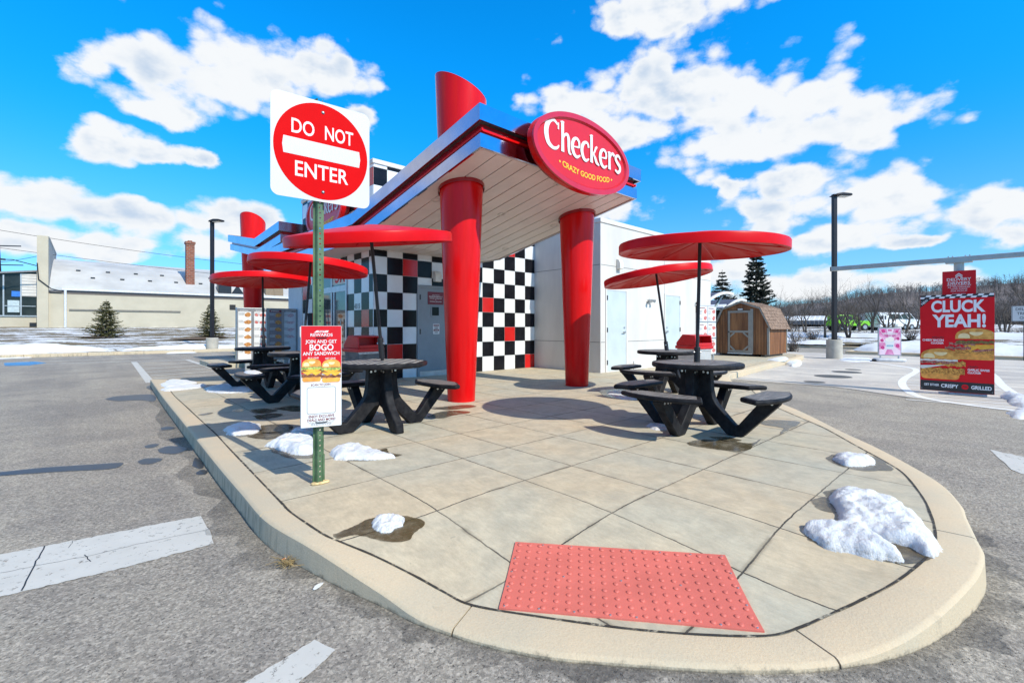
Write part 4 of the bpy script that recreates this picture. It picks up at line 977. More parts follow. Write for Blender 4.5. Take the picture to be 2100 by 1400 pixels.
# ------------------------------------------------------------------ picnic tables and their umbrellas
PLAST = M('charcoal_plastic', (.013, .0125, .015), .45, var=.25, scale=12, bump=.25, bscale=140, detail=6, spec=.10, col2=(.026, .025, .026))
PLASTTOP = M('weathered_charcoal_top', (.10, .098, .095), .55, var=.25, scale=7, bump=.4, bscale=22, stretch=(1, 14, 1), col2=(.25, .235, .215))
BOLTM = M('bolt_steel', (.68, .68, .67), .3, .9)
def checker_top():
    m = bpy.data.materials.new('checker_inlay'); nt, b = bsdf(m); v = nn(nt, 'ShaderNodeTexCoord').outputs['Object']
    ck = nn(nt, 'ShaderNodeTexChecker'); ck.inputs['Scale'].default_value = 13; nt.links.new(v, ck.inputs['Vector'])
    c = mixc(nt, ck.outputs['Fac'], (.045, .045, .048), (.46, .44, .38)); c = mixc(nt, math_(nt, 'MULTIPLY', sstep(nt, noise(nt, v, 14, 6, .7), .4, .7), .45), c, (.13, .13, .125))
    nt.links.new(c, b.inputs['Base Color']); setin(b, 'Roughness', .5); return m
CHK = checker_top()
def polar(r, a): return (r * math.cos(a), r * math.sin(a))
def table(style, label):
    root = empty('picnic_table', (0, 0, 0), (0, 0, 0), label, 'picnic table', 'picnic tables on the patio')
    if style == 'round': outl = [polar(.49, 2 * math.pi * k / 64) for k in range(64)]
    else:
        outl = []
        for k in range(8): 
            a = math.pi / 8 + k * math.pi / 4
            for d in (-.055, 0, .055): outl.append(polar(.525 - (0.006 if d == 0 else .0), a + d))
    b = MB(); b.prism(outl, XY, .705, .76); b.build('table_top', PLAST, root, bevel=.018, seg=3)
    if style == 'round':
        b = MB(); w = .12
        for k in range(-4, 4):
            y0, y1 = k * w + .004, (k + 1) * w - .004; ym = max(abs(y0), abs(y1))
            if ym > .465: continue
            hx0 = math.sqrt(.47 ** 2 - min(.469, abs(y0)) ** 2); hx1 = math.sqrt(.47 ** 2 - min(.469, abs(y1)) ** 2); b.prism([(-hx0, y0), (hx0, y0), (hx1, y1), (-hx1, y1)], XY, .755, .7615)
        b.build('top_planks', PLASTTOP, root)
    else:
        b = MB(); b.prism([polar(.485, math.pi / 8 + k * math.pi / 4) for k in range(8)], XY, .755, .7615); b.build('checkered_inlay', CHK, root)
    prof_ = [(.015, .705), (.17, .705), (.175, .60), (.185, .46), (.205, .375), (.24, .315), (.43, .115), (.455, .113), (.475, .13), (.70, .415), (.86, .415), (.87, .40), (.86, .375), (.52, .012), (.49, 0), (.37, 0), (.345, .012), (.10, .26), (.015, .27)]
    FOOT = [(.015, .705), (.17, .705), (.18, .52), (.20, .40), (.25, .28), (.43, .10), (.445, .0), (.30, 0), (.10, .24), (.015, .27)]
    for k in range(4):
        a = k * math.pi / 2; d = Vector((math.cos(a), math.sin(a), 0)); n = Vector((-d.y, d.x, 0)); plain = style != 'round' and k == 3
        b = MB(); b.prism(FOOT if plain else prof_, lambda r, z, t: tuple(d * r + n * t + Vector((0, 0, z))), -.048, .048); leg = b.build('leg', PLAST, root, bevel=.014, seg=2)
        for r, z in ((.735, .385), (.80, .385), (.10, .66), (.15, .655)):
            if plain and r > .5: continue
            for s in (-1, 1):
                b = MB(); c = d * r + Vector((0, 0, z)); b.tube([c + n * s * .046, c + n * s * .054], .0125, 10); b.build('bolt', BOLTM, leg)
    for k in range(4):
        a = k * math.pi / 2
        if style != 'round' and k == 3: continue
        if style == 'round':
            o = [polar(.93, a + R(x)) for x in range(-31, 32, 4)]; iz = .60
            o += [(iz * math.cos(a) - t * math.sin(a), iz * math.sin(a) + t * math.cos(a)) for t in (.34, .17, 0, -.17, -.34)]
        else:
            q = [(.60, .13), (.62, .30), (.72, .47), (.80, .44), (.93, .20), (.93, -.20), (.80, -.44), (.72, -.47), (.62, -.30), (.60, -.13)]
            o = [(x * math.cos(a) - y * math.sin(a), x * math.sin(a) + y * math.cos(a)) for x, y in q][::-1]
        b = MB(); b.prism(o, XY, .415, .465); s = b.build('seat', PLAST, root, bevel=.02, seg=3)
        b = MB(); cx = sum(p[0] for p in o) / len(o); cy = sum(p[1] for p in o) / len(o)
        b.prism([(cx + (x - cx) * .88, cy + (y - cy) * .88) for x, y in o], XY, .46, .4662); b.build('seat_boards', PLASTTOP, s)
    return root
ta = table('round', 'round charcoal table nearest the kerb on the right, between curved seats'); ta.location = (5.10, 2.46, 0)
tb = table('octagon', 'charcoal table with a checkered octagonal top, closest behind the do not enter sign'); tb.location = (2.50, 4.96, 0)
ROUND_LABELS = [((7.22, 4.0, 0), R(8), 'round charcoal table in front of the pale doors, behind another round table'), ((2.52, 7.70, 0), 0, 'charcoal table with snow on one seat, middle of the row of three on the left'), ((2.56, 10.07, 0), 0, 'farthest charcoal table, standing before the outdoor menu board')]
for loc, rz, lab in ROUND_LABELS: copy_tree(ta, loc=loc, rz=rz, label=lab)
UMB = M('umbrella_red', (.62, .006, .009), .36, var=.06, scale=4, coat=0, spec=.10)
def umbrella(label):
    root = empty('table_umbrella', (0, 0, 0), (0, 0, 0), label, 'umbrella', 'red umbrellas over the picnic tables')
    Rr = .888; b = MB(); n = 64
    outp = [(0, .115), (.05, .113), (.30, .085), (.60, .045), (Rr - .03, .004), (Rr - .008, -.004), (Rr, -.02), (Rr, -.105), (Rr - .012, -.107), (Rr - .02, -.10), (.60, -.02), (.3, .02), (.05, .05), (0, .05)]
    vs = []
    for k in range(n):
        a = 2 * math.pi * k / n; rib = abs(math.sin(a * 4)) ** .7
        for i, (r, z) in enumerate(outp):
            dz = (rib - .6) * .012 * min(1, r / .5) if (2 <= i <= 3 or 9 <= i <= 11) else 0
            vs.append((r * math.cos(a), r * math.sin(a), z + dz))
    m = len(outp); fs = []
    for k in range(n):
        for i in range(m - 1): fs.append((k * m + i, ((k + 1) % n) * m + i, ((k + 1) % n) * m + i + 1, k * m + i + 1))
    b.add(vs, fs); b.build('canopy', UMB, root, smooth=True, angle=30)
    b = MB()
    for k in range(8):
        a = k * math.pi / 4; b.tube([(.04 * math.cos(a), .04 * math.sin(a), .028), (.855 * math.cos(a), .855 * math.sin(a), -.098)], .006, 5)
    b.build('ribs', UMB, root)
    b = MB(); b.tube([(0, 0, .06), (0, 0, -1.42)], .019, 14); b.build('pole', BLACK, root, smooth=True)
    b = MB(); b.tube([(0, 0, -1.395), (0, 0, -1.16)], .033, 14); b.build('collar', BLACK, root, bevel=.004)
    for s in (-1, 1):
        b = MB(); b.tube([(s * .03, 0, -1.22), (s * .045, 0, -1.22)], .01, 8); b.build('bolt', BOLTM, root)
    return root
def place_umb(o, base, top):
    base = Vector(base); top = Vector(top); d = (top - base).normalized(); o.rotation_euler = d.to_track_quat('Z', 'Y').to_euler(); o.location = top; return o
um = umbrella('red umbrella over the round table nearest the right kerb')
place_umb(um, (5.10, 2.46, .70), (5.07, 2.41, 2.093))
for bs, tp, lab in (((7.23, 4.0, .70), (7.16, 4.17, 2.063), 'steeply tilted red umbrella in front of the white wall, lower of the right pair'), ((2.52, 4.96, .70), (2.31, 4.83, 2.173), 'large red umbrella directly behind the do not enter sign, nearest of the left three'),
                    ((2.53, 7.70, .70), (2.65, 7.695, 2.178), 'red umbrella leaning right in the middle of the left row'), ((2.57, 10.08, .70), (2.57, 10.155, 2.135), 'red umbrella at the far end of the left row')):
    place_umb(copy_tree(um, label=lab), bs, tp)
# ------------------------------------------------------------------ rubbish bins
BINBODY = M('grey_bin_plastic', (.13, .13, .13), .5, var=.25, scale=6, bump=.3, bscale=90); BINLIGHT = M('pale_bin_plastic', (.46, .46, .45), .5, var=.1); BINRED = M('bin_lid_red', (.56, .012, .014), .35, var=.08)
def bin_(loc, rz, label, body):
    root = empty('rubbish_bin', loc, (0, 0, rz), label, 'rubbish bin', 'rubbish bins by the tables'); w = .29
    b = MB(); b.prism([(-.24, 0), (.24, 0), (.275, .68), (-.275, .68)], lambda a, c, t: (a, t, c), -.25, .25); b.build('body', body, root, bevel=.02)
    b = MB(); b.prism([(-.255, .62), (.255, .62), (.285, .685), (-.285, .685)], lambda a, c, t: (a, t, c), -.262, .262); b.build('bag', M('clear_bin_bag', (.55, .55, .54), .3, var=.2, scale=20), root, bevel=.01)
    # hood: skirt, sloping sides and an open mouth at the front (-y)
    b = MB()
    b.box(-.305, .305, -.285, .285, .665, .735)
    b.prism([(-.27, .735), (-.24, .97), (.10, .99), (.27, .80), (.27, .735)], lambda a, c, t: (t, a, c), -.285, -.255); b.prism([(-.27, .735), (-.24, .97), (.10, .99), (.27, .80), (.27, .735)], lambda a, c, t: (t, a, c), .255, .285)
    b.prism([(-.24, .945), (-.24, .97), (.10, .99), (.27, .80), (.27, .77), (.10, .962)], lambda a, c, t: (t, a, c), -.2545, .2545); b.box(-.2545, .2545, -.27, -.24, .736, .80); b.box(-.2545, .2545, .0, .02, .736, .95)
    b.build('lid', BINRED, root, bevel=.012); return root
bin_((4.12, 8.95, 0), R(8), 'dark grey bin with a red hood at the checkered corner by the entrance', BINBODY)
bin_((10.2, 4.98, 0), R(-12), 'pale bin with a red hood behind the right-hand tables', BINLIGHT)

# ------------------------------------------------------------------ menu boards
PANELW = M('menu_print', (.72, .71, .69), .35, var=.03); FOODP = M('fried_food_print', (.48, .16, .04), .45, var=.5, scale=40, col2=(.70, .33, .10)); FOODR = M('red_food_print', (.55, .06, .06), .45, var=.4, scale=40, col2=(.75, .3, .25)); SHADEDMENU = M('shaded_menu_print', (.20, .17, .19), .35, var=.1); SHADEDW = M('shaded_white_print', (.52, .52, .54), .4, var=.05)
def menu_left():
    root = empty('menu_board', (3.77, 14.35, 0), FACE_S, 'freestanding outdoor menu board of four panels in a steel frame beside the rear pylon', 'menu board')
    w, z0, z1 = 1.56, .22, 1.69
    b = MB(); b.box(-w / 2, w / 2, z0, z1, -.16, 0); b.build('cabinet', GALV, root, bevel=.015)
    for s in (-1, 1):
        b = MB(); b.box(s * .5 - .06, s * .5 + .06, -.15, z0, -.12, -.04); b.build('leg', GALV, root)
    pw = w / 4
    for k in range(4):
        cx = -w / 2 + pw * (k + .5); bg = PANELW if k < 2 else (SHADEDMENU if k == 2 else SHADEDW)  # right-hand panels: shade painted in as dimmer print colours
        p = plate(root, 'menu_panel', rrect(pw - .07, z1 - z0 - .10, .008, cx=cx, cy=(z0 + z1) / 2), .0005, .006, bg)
        b = MB(); o1, o2 = rrect(pw - .012, z1 - z0 - .03, .01, cx=cx, cy=(z0 + z1) / 2), rrect(pw - .065, z1 - z0 - .095, .01, cx=cx, cy=(z0 + z1) / 2)
        for i in range(len(o1)):
            j = (i + 1) % len(o1); b.face([(*o1[i], .0012), (*o1[j], .0012), (*o1[j], .016), (*o1[i], .016)]); b.face([(*o1[i], .016), (*o1[j], .016), (*o2[j], .016), (*o2[i], .016)]); b.face([(*o2[i], .016), (*o2[j], .016), (*o2[j], .0062), (*o2[i], .0062)])
        fo = b.build('frame', M('menu_frame', (.33, .33, .34), .4, .6), p)
        plate(p, 'heading_band', rrect(pw - .075, .05, .004, cx=cx, cy=z1 - .085), .0063, .007, GREYP if k != 2 else MAROON)
        dashes(p, cx - .12, z1 - .076, .22, 1, .03, .016, .007, WHITEP, 'L', k)
        for r in range(6):
            y = z1 - .20 - r * .205
            if y < z0 + .12: continue
            dashes(p, cx - .15, y + .055, .16, 3, .026, .012, .0063, GREYP if k != 2 else SHADEDW, 'L', 10 * k + r)
            b = MB(); 
            rnd = random.Random(r + 7 * k)
            if k != 3:
                if k == 1 and r < 2:
                    for q in (-.10, .02, .10): b.prism(blobpoly(cx + q, y, .045, .04, 0, 18, .2, r + int(q * 100)), XY, .0063, .0075)
                else: b.prism(blobpoly(cx + .075, y, .085, .055, 0, 22, .22, 31 * k + r), XY, .0063, .0075); b.prism(blobpoly(cx + .07, y + .035, .05, .03, .2, 18, .15, 3 * k + r), XY, .0075, .0085)
                b.build('food_print', FOODP if k != 1 else FOODR, p)
            elif r < 4: b.prism(blobpoly(cx + .02, y, .10, .045, 0, 20, .3, r), XY, .0063, .0075); b.build('food_print', M('shake_print', (.45, .32, .34), .4, var=.4, scale=30), p)
menu_left()
def menu_right():
    root = empty('menu_board', (15.25, VR - .10, 0), FACE_S, 'white menu board of six printed panels at the far end of the white wall', 'menu board')
    w = 1.28; b = MB(); b.box(-w / 2, w / 2, .22, 1.86, -.06, 0); b.build('cabinet', GALV, root, bevel=.01)
    for s in (-1, 1):
        b = MB(); b.box(s * .45 - .04, s * .45 + .04, 0, .22, -.05, -.005); b.build('leg', GALV, root)
    for r in range(3):
        for c in range(2):
            cx = (c - .5) * .63; cy = 1.59 - r * .545
            p = plate(root, 'menu_panel', rrect(.585, .50, .008, cx=cx, cy=cy), .001, .007, PANELW)
            dashes(p, cx - .25, cy + .20, .4, 1, .03, .03, .0075, MAROON, 'L', r)
            for q in range(2):
                dashes(p, cx - .26, cy + .10 - q * .22, .2, 3, .045, .016, .0075, GREYP, 'L', q + r)
                b = MB(); b.prism(blobpoly(cx + .13, cy + .08 - q * .22, .11, .075, 0, 20, .25, q + 3 * r + c), XY, .0075, .0085); b.build('food_print', FOODR, p)
menu_right()

# ------------------------------------------------------------------ bollard, lamp posts
YELLOW = M('yellow_bollard_paint', (.72, .46, .012), .45, var=.1, scale=5)
b = MB(); bp = gp(487, 738.5); b.lathe([(.085, 0), (.085, 1.02), (.07, 1.075), (.035, 1.10), (0, 1.105)], 20, cap=False); o = b.build('bollard', YELLOW, smooth=True, loc=(bp.x, bp.y, -.15)); tag(o, 'yellow steel bollard beside the outdoor menu board', 'bollard')
LAMPB = M('dark_bronze_paint', (.022, .019, .022), .4, .4, var=.1); CBASE = M('lamp_base_concrete', (.42, .39, .33), .85, var=.12, scale=4, bump=.3, bscale=40)
def lamp_post(base, gz_, cone, label, arm_dir):
    root = empty('lamp_post', (base[0], base[1], gz_), (0, 0, arm_dir), label, 'lamp post', 'car park lamp posts')
    b = MB(); b.lathe([(.285, -.2), (.285, cone - .02), (.265, cone), (0, cone)], 28, cap=False); b.build('concrete_base', CBASE, root, smooth=True, angle=40)
    b = MB(); b.box(-.15, .15, -.15, .15, cone, cone + .03); b.build('base_plate', LAMPB, root)
    b = MB(); b.box(-.075, .075, -.075, .075, cone + .03, 6.78); b.build('pole', LAMPB, root, bevel=.01)
    b = MB(); b.prism([(-.12, 6.70), (.0, 6.78), (.25, 6.83), (.62, 6.80), (.68, 6.74), (.62, 6.70)], lambda a, c, t: (a, t, c), -.19, .19); b.build('lamp_head', LAMPB, root, bevel=.03)
    b = MB(); b.box(.15, .58, -.14, .14, 6.685, 6.70); b.build('lens', LAMPW, root)
pr = gp(1711, 735); lamp_post((pr.x, pr.y), -.15, .78, 'tall black lamp post on a round concrete base, at right by the drive-through lane', R(-38))
lamp_post((4.9, 29.0), .03, .55, 'tall black lamp post on the snowy verge at left, in front of the warehouse', R(-60))

# ------------------------------------------------------------------ wooden shed
WOOD = M('stained_siding', (.19, .064, .02), .6, var=.35, scale=5, bump=.3, bscale=30, stretch=(1, 1, .12), col2=(.33, .14, .05)); TRIMW = M('grey_shed_trim', (.30, .275, .235), .6, var=.1); SHING = M('brown_shingle', (.21, .13, .085), .85, var=.3, scale=9, bump=.4, bscale=90, col2=(.30, .20, .14))
def shed():
    root = empty('wooden_shed', (19.15, 7.42, 0), (0, 0, 0), 'small brown wooden barn-roofed shed with grey trim at the end of the pavement', 'shed')
    D = 2.05; hw = 1.0; prof_ = [(-hw, .09), (hw, .09), (hw, 1.14), (.68, 1.86), (0, 2.10), (-.68, 1.86), (-hw, 1.14)]
    WX = lambda a, c, t: (t, -a, c)
    b = MB(); b.prism(prof_, WX, 0, D); w = b.build('wall', WOOD, root)
    b = MB()
    for k in range(-9, 10):
        y = k * .105
        if abs(k) < 3: continue
        zt = 1.14 + (hw - abs(y)) / .32 * .72 if abs(y) > .68 else 1.86; b.box(-.004, .002, y - .006, y + .006, .1, zt - .03)
    for k in range(1, 19): b.box(k * .107, k * .107 + .011, -hw - .004, -hw + .002, .1, 1.12)
    b.build('siding_groove', M('siding_groove', (.05, .02, .01), .8), w)
    roof = [(-1.12, 1.06), (-.735, 1.905), (0, 2.165), (.735, 1.905), (1.12, 1.06), (1.075, 1.06), (.70, 1.86), (0, 2.11), (-.70, 1.86), (-1.075, 1.06)]
    b = MB(); b.prism(roof, WX, -.09, D + .09); rf = b.build('roof', SHING, root)
    b = MB(); rnd = random.Random(2)
    for (p0, p1, n) in (((1.12, 1.06), (.735, 1.905), 7), ((.735, 1.905), (0, 2.165), 5), ((-1.12, 1.06), (-.735, 1.905), 7), ((-.735, 1.905), (0, 2.165), 5)):
        for i in range(n):
            a = [p0[j] + (p1[j] - p0[j]) * i / n for j in (0, 1)]; c = [p0[j] + (p1[j] - p0[j]) * (i + 1) / n for j in (0, 1)]
            nx, nz = -(p1[1] - p0[1]), p1[0] - p0[0]; L = math.hypot(nx, nz); nx, nz = nx / L, nz / L
            if nz < 0: nx, nz = -nx, -nz
            x = -.095
            while x < D + .09:
                ww = rnd.uniform(.14, .34); x1 = min(D + .095, x + ww); th = rnd.uniform(.010, .022)
                b.add([(x, -a[0], a[1]), (x1 - .006, -a[0], a[1]), (x1 - .006, -c[0], c[1]), (x, -c[0], c[1]), (x, -(a[0] + nx * th), a[1] + nz * th), (x1 - .006, -(a[0] + nx * th), a[1] + nz * th), (x1 - .006, -(c[0] + nx * .003), c[1] + nz * .003), (x, -(c[0] + nx * .003), c[1] + nz * .003)], [(0, 1, 5, 4), (4, 5, 6, 7), (0, 4, 7, 3), (1, 2, 6, 5)]); x = x1
    b.build('shingles', SHING, rf)
    b = MB()
    for s in (-1, 1):
        b.box(-.03, .0, s * hw - .04, s * hw + .04, .09, 1.12)
        for q in ((1.085, 1.09, .715, 1.875), (.715, 1.875, 0, 2.13)): b.bar((-.06, s * q[0], q[1]), (-.06, s * q[2], q[3]), .05, .07, up=(1, 0, 0))
    b.box(.0, .06, -hw - .025, -hw, .09, 1.12); b.box(D - .06, D, -hw - .025, -hw, .09, 1.12); b.box(-.0, D, -hw - .02, -hw - .0005, 1.07, 1.13); b.build('corner_trim', TRIMW, root)
    dr = MB(); dr.box(-.028, -.004, -.36, .50, .15, 1.80); d = dr.build('door', WOOD, root)
    b = MB(); F_ = -.045
    for (y0, y1, z0, z1) in ((-.46, -.36, .12, 1.86), (-.36, -.28, .15, 1.80), (.42, .50, .15, 1.80), (-.28, .42, 1.72, 1.80), (-.28, .42, .93, 1.01), (-.28, .42, .15, .23)): b.box(F_, -.02, y0, y1, z0, z1)
    for (y0, z0, y1, z1) in ((-.28, .40, -.10, .23), (.42, .40, .24, .23), (-.28, .76, -.10, .93), (.42, .76, .24, .93)): b.bar((F_ + .004, y0, z0), (F_ + .004, y1, z1), .06, .03, up=(1, 0, 0))
    b.build('door_trim', TRIMW, d)
    b = MB(); b.box(-.06, -.03, .44, .48, .93, .99); b.build('latch', HARD, d)
    b = MB(); b.box(-.03, .0, -.06, .12, 1.83, 1.88); b.build('name_plate', WHITEP, root)
    b = MB(); b.box(-.04, .0, -.42, .52, .085, .13); b.build('door_sill', STUCCO2, root)
    b = MB()
    for y in (-.8, 0, .8): b.box(.02, D - .02, y - .06, y + .06, .0, .095)
    b.build('skid', HARD, root)
shed()

# ------------------------------------------------------------------ drive-through clearance bar with its signs
PALEG = M('pale_green_paint', (.36, .41, .41), .5, .1, var=.08)
def clearance():
    root = empty('clearance_bar', (12.5, .77, -.15), (0, 0, 0), 'pale grey overhead clearance bar on a single post across the drive-through lane', 'barrier')
    b = MB(); b.tube([(0, 0, 0), (0, 0, 2.55)], .075, 20); b.build('post', PALEG, root, smooth=True)
    b = MB(); b.lathe([(.12, 0), (.12, .10), (.10, .12)], 20); b.build('base_sleeve', GALV, root, smooth=True, angle=30)
    b = MB(); b.box(-.10, .10, -.19, .19, 2.55, 2.575); b.build('bracket', PALEG, root)
    b = MB(); b.box(-.045, .045, -3.4, 2.10, 2.575, 2.67); o = b.build('bar', PALEG, root, bevel=.008); 
    b = MB(); b.box(-.047, .047, 2.10, 2.112, 2.573, 2.672); b.build('end_cap', HARD, root)
    for y in (-.15, -.09, .09, .15):
        b = MB(); b.tube([(0, y, 2.67), (0, y, 2.695)], .012, 8); b.build('bolt', GALV, root)
clearance()
def delivery_sign():
    root = empty('delivery_sign', (12.40, .765, 1.96), FACE_W, 'square red sign for delivery drivers with a white chevron, strapped to the clearance bar post', 'sign')
    plate(root, 'board', rrect(.47, .56, .008), 0, .006, REDM); z = .0065
    b = MB()
    for k in range(2):
        y = .215 - k * .035; b.prism([(-.05, y - .045), (0, y), (.05, y - .045), (.05, y - .022), (0, y + .022), (-.05, y - .022)], XY, z, z + .001)
    b.build('chevron', WHITEP, root)
    fit(root, 'DELIVERY', .34, .055, 0, .115, z, WHITEP, .02); fit(root, 'DRIVERS', .31, .055, 0, .045, z, WHITEP, .02)
    for i, s in enumerate(('PLEASE CHECK-IN', 'AT THE SPEAKER', 'WITH NAME', 'FOR PICKUP')): text(root, s, .036, 0, .0 - i * .037, z, WHITEP, .015, 1.15)
    text(root, 'THANK YOU', .03, 0, -.165, z, WHITEP, .01, 1.1)
    for i, x in enumerate((-.15, 0, .15)): dashes(root, x - .045, -.235, .09, 1, .01, .012, z, WHITEP, 'L', i)
delivery_sign()
BOARDW = M('board_white_print', (.88, .88, .88), .5, var=.02, spec=.2); BOARDR = M('board_red_print', (.74, .010, .018), .5, var=.03, spec=.2)
def cluck():
    root = empty('advert_board', (12.28, .80, -.15), FACE_W, 'large red chicken sandwich advert board with big white letters before the clearance bar', 'advert board')
    H0, H1, w = .06, 1.93, 1.03; h = H1 - H0; cy = (H0 + H1) / 2; X0, X1 = -w / 2 + .004, w / 2 - .004
    plate(root, 'board', rrect(w, h, .008, cx=0, cy=cy), 0, .012, BOARDR); z = .0125
    b = MB(); n = 14
    for r in range(2):
        for k in range(n):
            x0 = X0 + (X1 - X0) * k / n; x1 = X0 + (X1 - X0) * (k + 1) / n; b.mat((k + r) % 2).face([(x0 - r * .02 + .02 if k else X0, H1 - r * .035, z), (x1 - r * .02 + .02 if k < n - 1 else X1, H1 - r * .035, z), (x1 - r * .02 if k < n - 1 else X1, H1 - .035 - r * .035, z), (x0 - r * .02 if k else X0, H1 - .035 - r * .035, z)])
    b.build('checkered_strip', [BLACKP, BOARDW], root)
    plate(root, 'corner_flash', [(X0, H1 - .071), (X0 + .17, H1 - .071), (X0, H1 - .24)], z, z + .001, BLACKP); text(root, 'NEW', .055, X0 + .065, H1 - .135, z + .0015, BOARDW, .015, rot=R(45))
    fit(root, 'CLUCK', .75, .235, .025, H1 - .225, z, BOARDW, .035, .002); fit(root, 'YEAH!', .74, .255, .035, H1 - .505, z, BOARDW, .035, .002)
    fit(root, 'GRILLED', .17, .035, -.255, 1.105, z, MAROON); fit(root, 'CHEESY BACON', .31, .042, -.325, 1.05, z, BOARDW); fit(root, 'CLUCKER', .185, .04, -.262, .995, z, BOARDW)
    burger(root, .265, .98, .58, .58, z, 'bacon', X0, X1, 4); burger(root, -.225, .585, .60, .58, z + .005, 'fried', X0, X1, 9)
    fit(root, 'CRISPY', .145, .035, .235, .555, z, MAROON); fit(root, 'GARLIC SWISS', .29, .042, .307, .50, z, BOARDW); fit(root, 'CLUCKER', .18, .04, .252, .447, z, BOARDW)
    plate(root, 'foot_band', [(X0, H0 + .004), (X1, H0 + .004), (X1, H0 + .20), (X0, H0 + .20)], z, z + .001, BLACKP)
    fit(root, 'GET EITHER', .22, .045, -.345, H0 + .115, z + .0015, BOARDW, .02); fit(root, 'CRISPY', .245, .07, -.085, H0 + .11, z + .0015, BOARDW, .03)
    plate(root, 'red_spot', ell(.048, .048, 24, .127, H0 + .11), z + .001, z + .0018, BOARDR); text(root, 'OR', .042, .127, H0 + .11, z + .002, BLACKP, .014); fit(root, 'GRILLED', .27, .07, .345, H0 + .11, z + .0015, BOARDW, .03)
    for x, y in ((-.49, .10), (.49, .10), (-.49, 1.80), (.49, 1.2)):
        b = MB(); b.lathe([(.007, z), (.007, z + .004), (0, z + .005)], 8, (x, y), cap=False); b.build('screw', GALV, root)
    b = MB(); b.tube([(-.10, .02, -.06), (.40, .02, -.06)], .055, 14); b.tube([(.36, .02, -.06), (.42, .02, -.06)], .066, 14); b.tube([(-.25, .01, -.04), (-.1, .02, -.06)], .03, 10); b.build('base_pipe', GALV, root, smooth=True, angle=30)
cluck()
def small_signs():
    q = gp(2094, 741); root = empty('truck_sign', (q.x + .6, q.y - .1, -.15), (R(90), 0, HEAD - R(90) - R(42)), 'white delivery trucks only sign on a dark post at the right edge', 'road sign')
    b = MB(); b.box(-.035, .035, 0, 2.05, -.07, 0); b.build('post', HARD, root)
    p = plate(root, 'sign_panel', rrect(.78, .60, .04, cx=.04, cy=1.82), .001, .006, SHEETW); b = MB(); o1, o2 = rrect(.76, .58, .035, cx=.04, cy=1.82), rrect(.735, .555, .03, cx=.04, cy=1.82)
    for i in range(len(o1)):
        j = (i + 1) % len(o1); b.face([(*o1[i], .0065), (*o1[j], .0065), (*o2[j], .0065), (*o2[i], .0065)])
    b.build('border', BLACKP, p)
    for i, s in enumerate(('DELIVERY', 'TRUCKS', 'ONLY')): text(p, s, .15, .04, 1.99 - i * .17, .007, BLACKP, .008, .9)
    # strawberry shake A-board on a water-filled base
    q = gp(1824, 741.5); root = empty('pavement_sign', (q.x, q.y, -.15), (0, 0, HEAD - R(90) - R(20)), 'pink strawberry shake pavement sign on a white base, in front of the snow bank', 'pavement sign')
    b = MB(); b.prism(rrect(.98, .42, .15), XY, .0, .13); b.build('base', M('white_base_plastic', (.55, .56, .58), .4, var=.15, scale=5), root, bevel=.05, seg=3)
    b = MB(); b.prism(blobpoly(-.42, 0, .13, .16, 0, 20, .1, 2), XY, .02, .09); b.build('base_wheel', BLACK, root, bevel=.02)
    fr = MB(); fr.box(-.36, .36, -.03, .03, .22, 1.28); fr.box(-.30, -.26, -.03, .03, .12, .22); fr.box(.26, .30, -.03, .03, .12, .22); f = fr.build('frame', GALV, root, bevel=.01)
    pn = empty('poster', (0, -.031, .75), FACE_S, parent=root); PINK = M('pink_print', (.72, .18, .40), .4, var=.15, scale=4, col2=(.85, .42, .60)); PALEPINK = M('pale_pink_print', (.83, .62, .70), .4, var=.05); MAG = M('magenta_print', (.55, .04, .20), .4)
    face = plate(None, 'poster', rrect(.66, .98, .01), 0, .003, PINK); face.parent = root; face.location = (0, -.031, .75); face.rotation_euler = FACE_S; bpy.data.objects.remove(pn)
    b = MB()
    for k in range(9):
        a0, a1 = R(40 * k), R(40 * k + 18); b.face([(0, -.05, .0035)] + [(max(-.325, min(.325, .75 * math.cos(a0 + (a1 - a0) * t / 4))), max(-.485, min(.485, -.05 + .75 * math.sin(a0 + (a1 - a0) * t / 4))), .0035) for t in range(5)])
    b.build('swirl', PALEPINK, face)
    for x, y, r in ((-.2, .40, .06), (.22, .38, .05), (-.24, .05, .055), (.25, .12, .05), (-.22, -.22, .06), (.24, -.15, .06)):
        b = MB(); b.prism(blobpoly(x, y, r, r * 1.15, 0, 16, .12, int(x * 50)), XY, .004, .0046); b.build('strawberry_print', MAG, face)
    plate(face, 'badge', rrect(.12, .05, .01, cx=.0, cy=.43), .004, .0046, MAG); text(face, 'STRAWBERRY', .085, 0, .30, .005, WHITEP, .02, .85); text(face, 'CHEESECAKE', .075, .0, .23, .005, MAG, .015, .85)
    b = MB(); b.prism([(-.11, -.28), (.11, -.28), (.15, .05), (-.15, .05)], XY, .0045, .0052); b.build('cup_print', WHITEP, face); b = MB(); b.prism(blobpoly(0, .09, .15, .08, 0, 24, .2, 6), XY, .005, .006); b.build('cream_print', CREAM, face); b = MB(); b.prism(rrect(.2, .06, .02, cx=0, cy=-.15), XY, .0053, .006); b.build('label_print', M('teal_print', (.12, .35, .5), .4), face)
    text(face, 'SHAKE', .05, 0, -.15, .0062, WHITEP, .015)
small_signs()
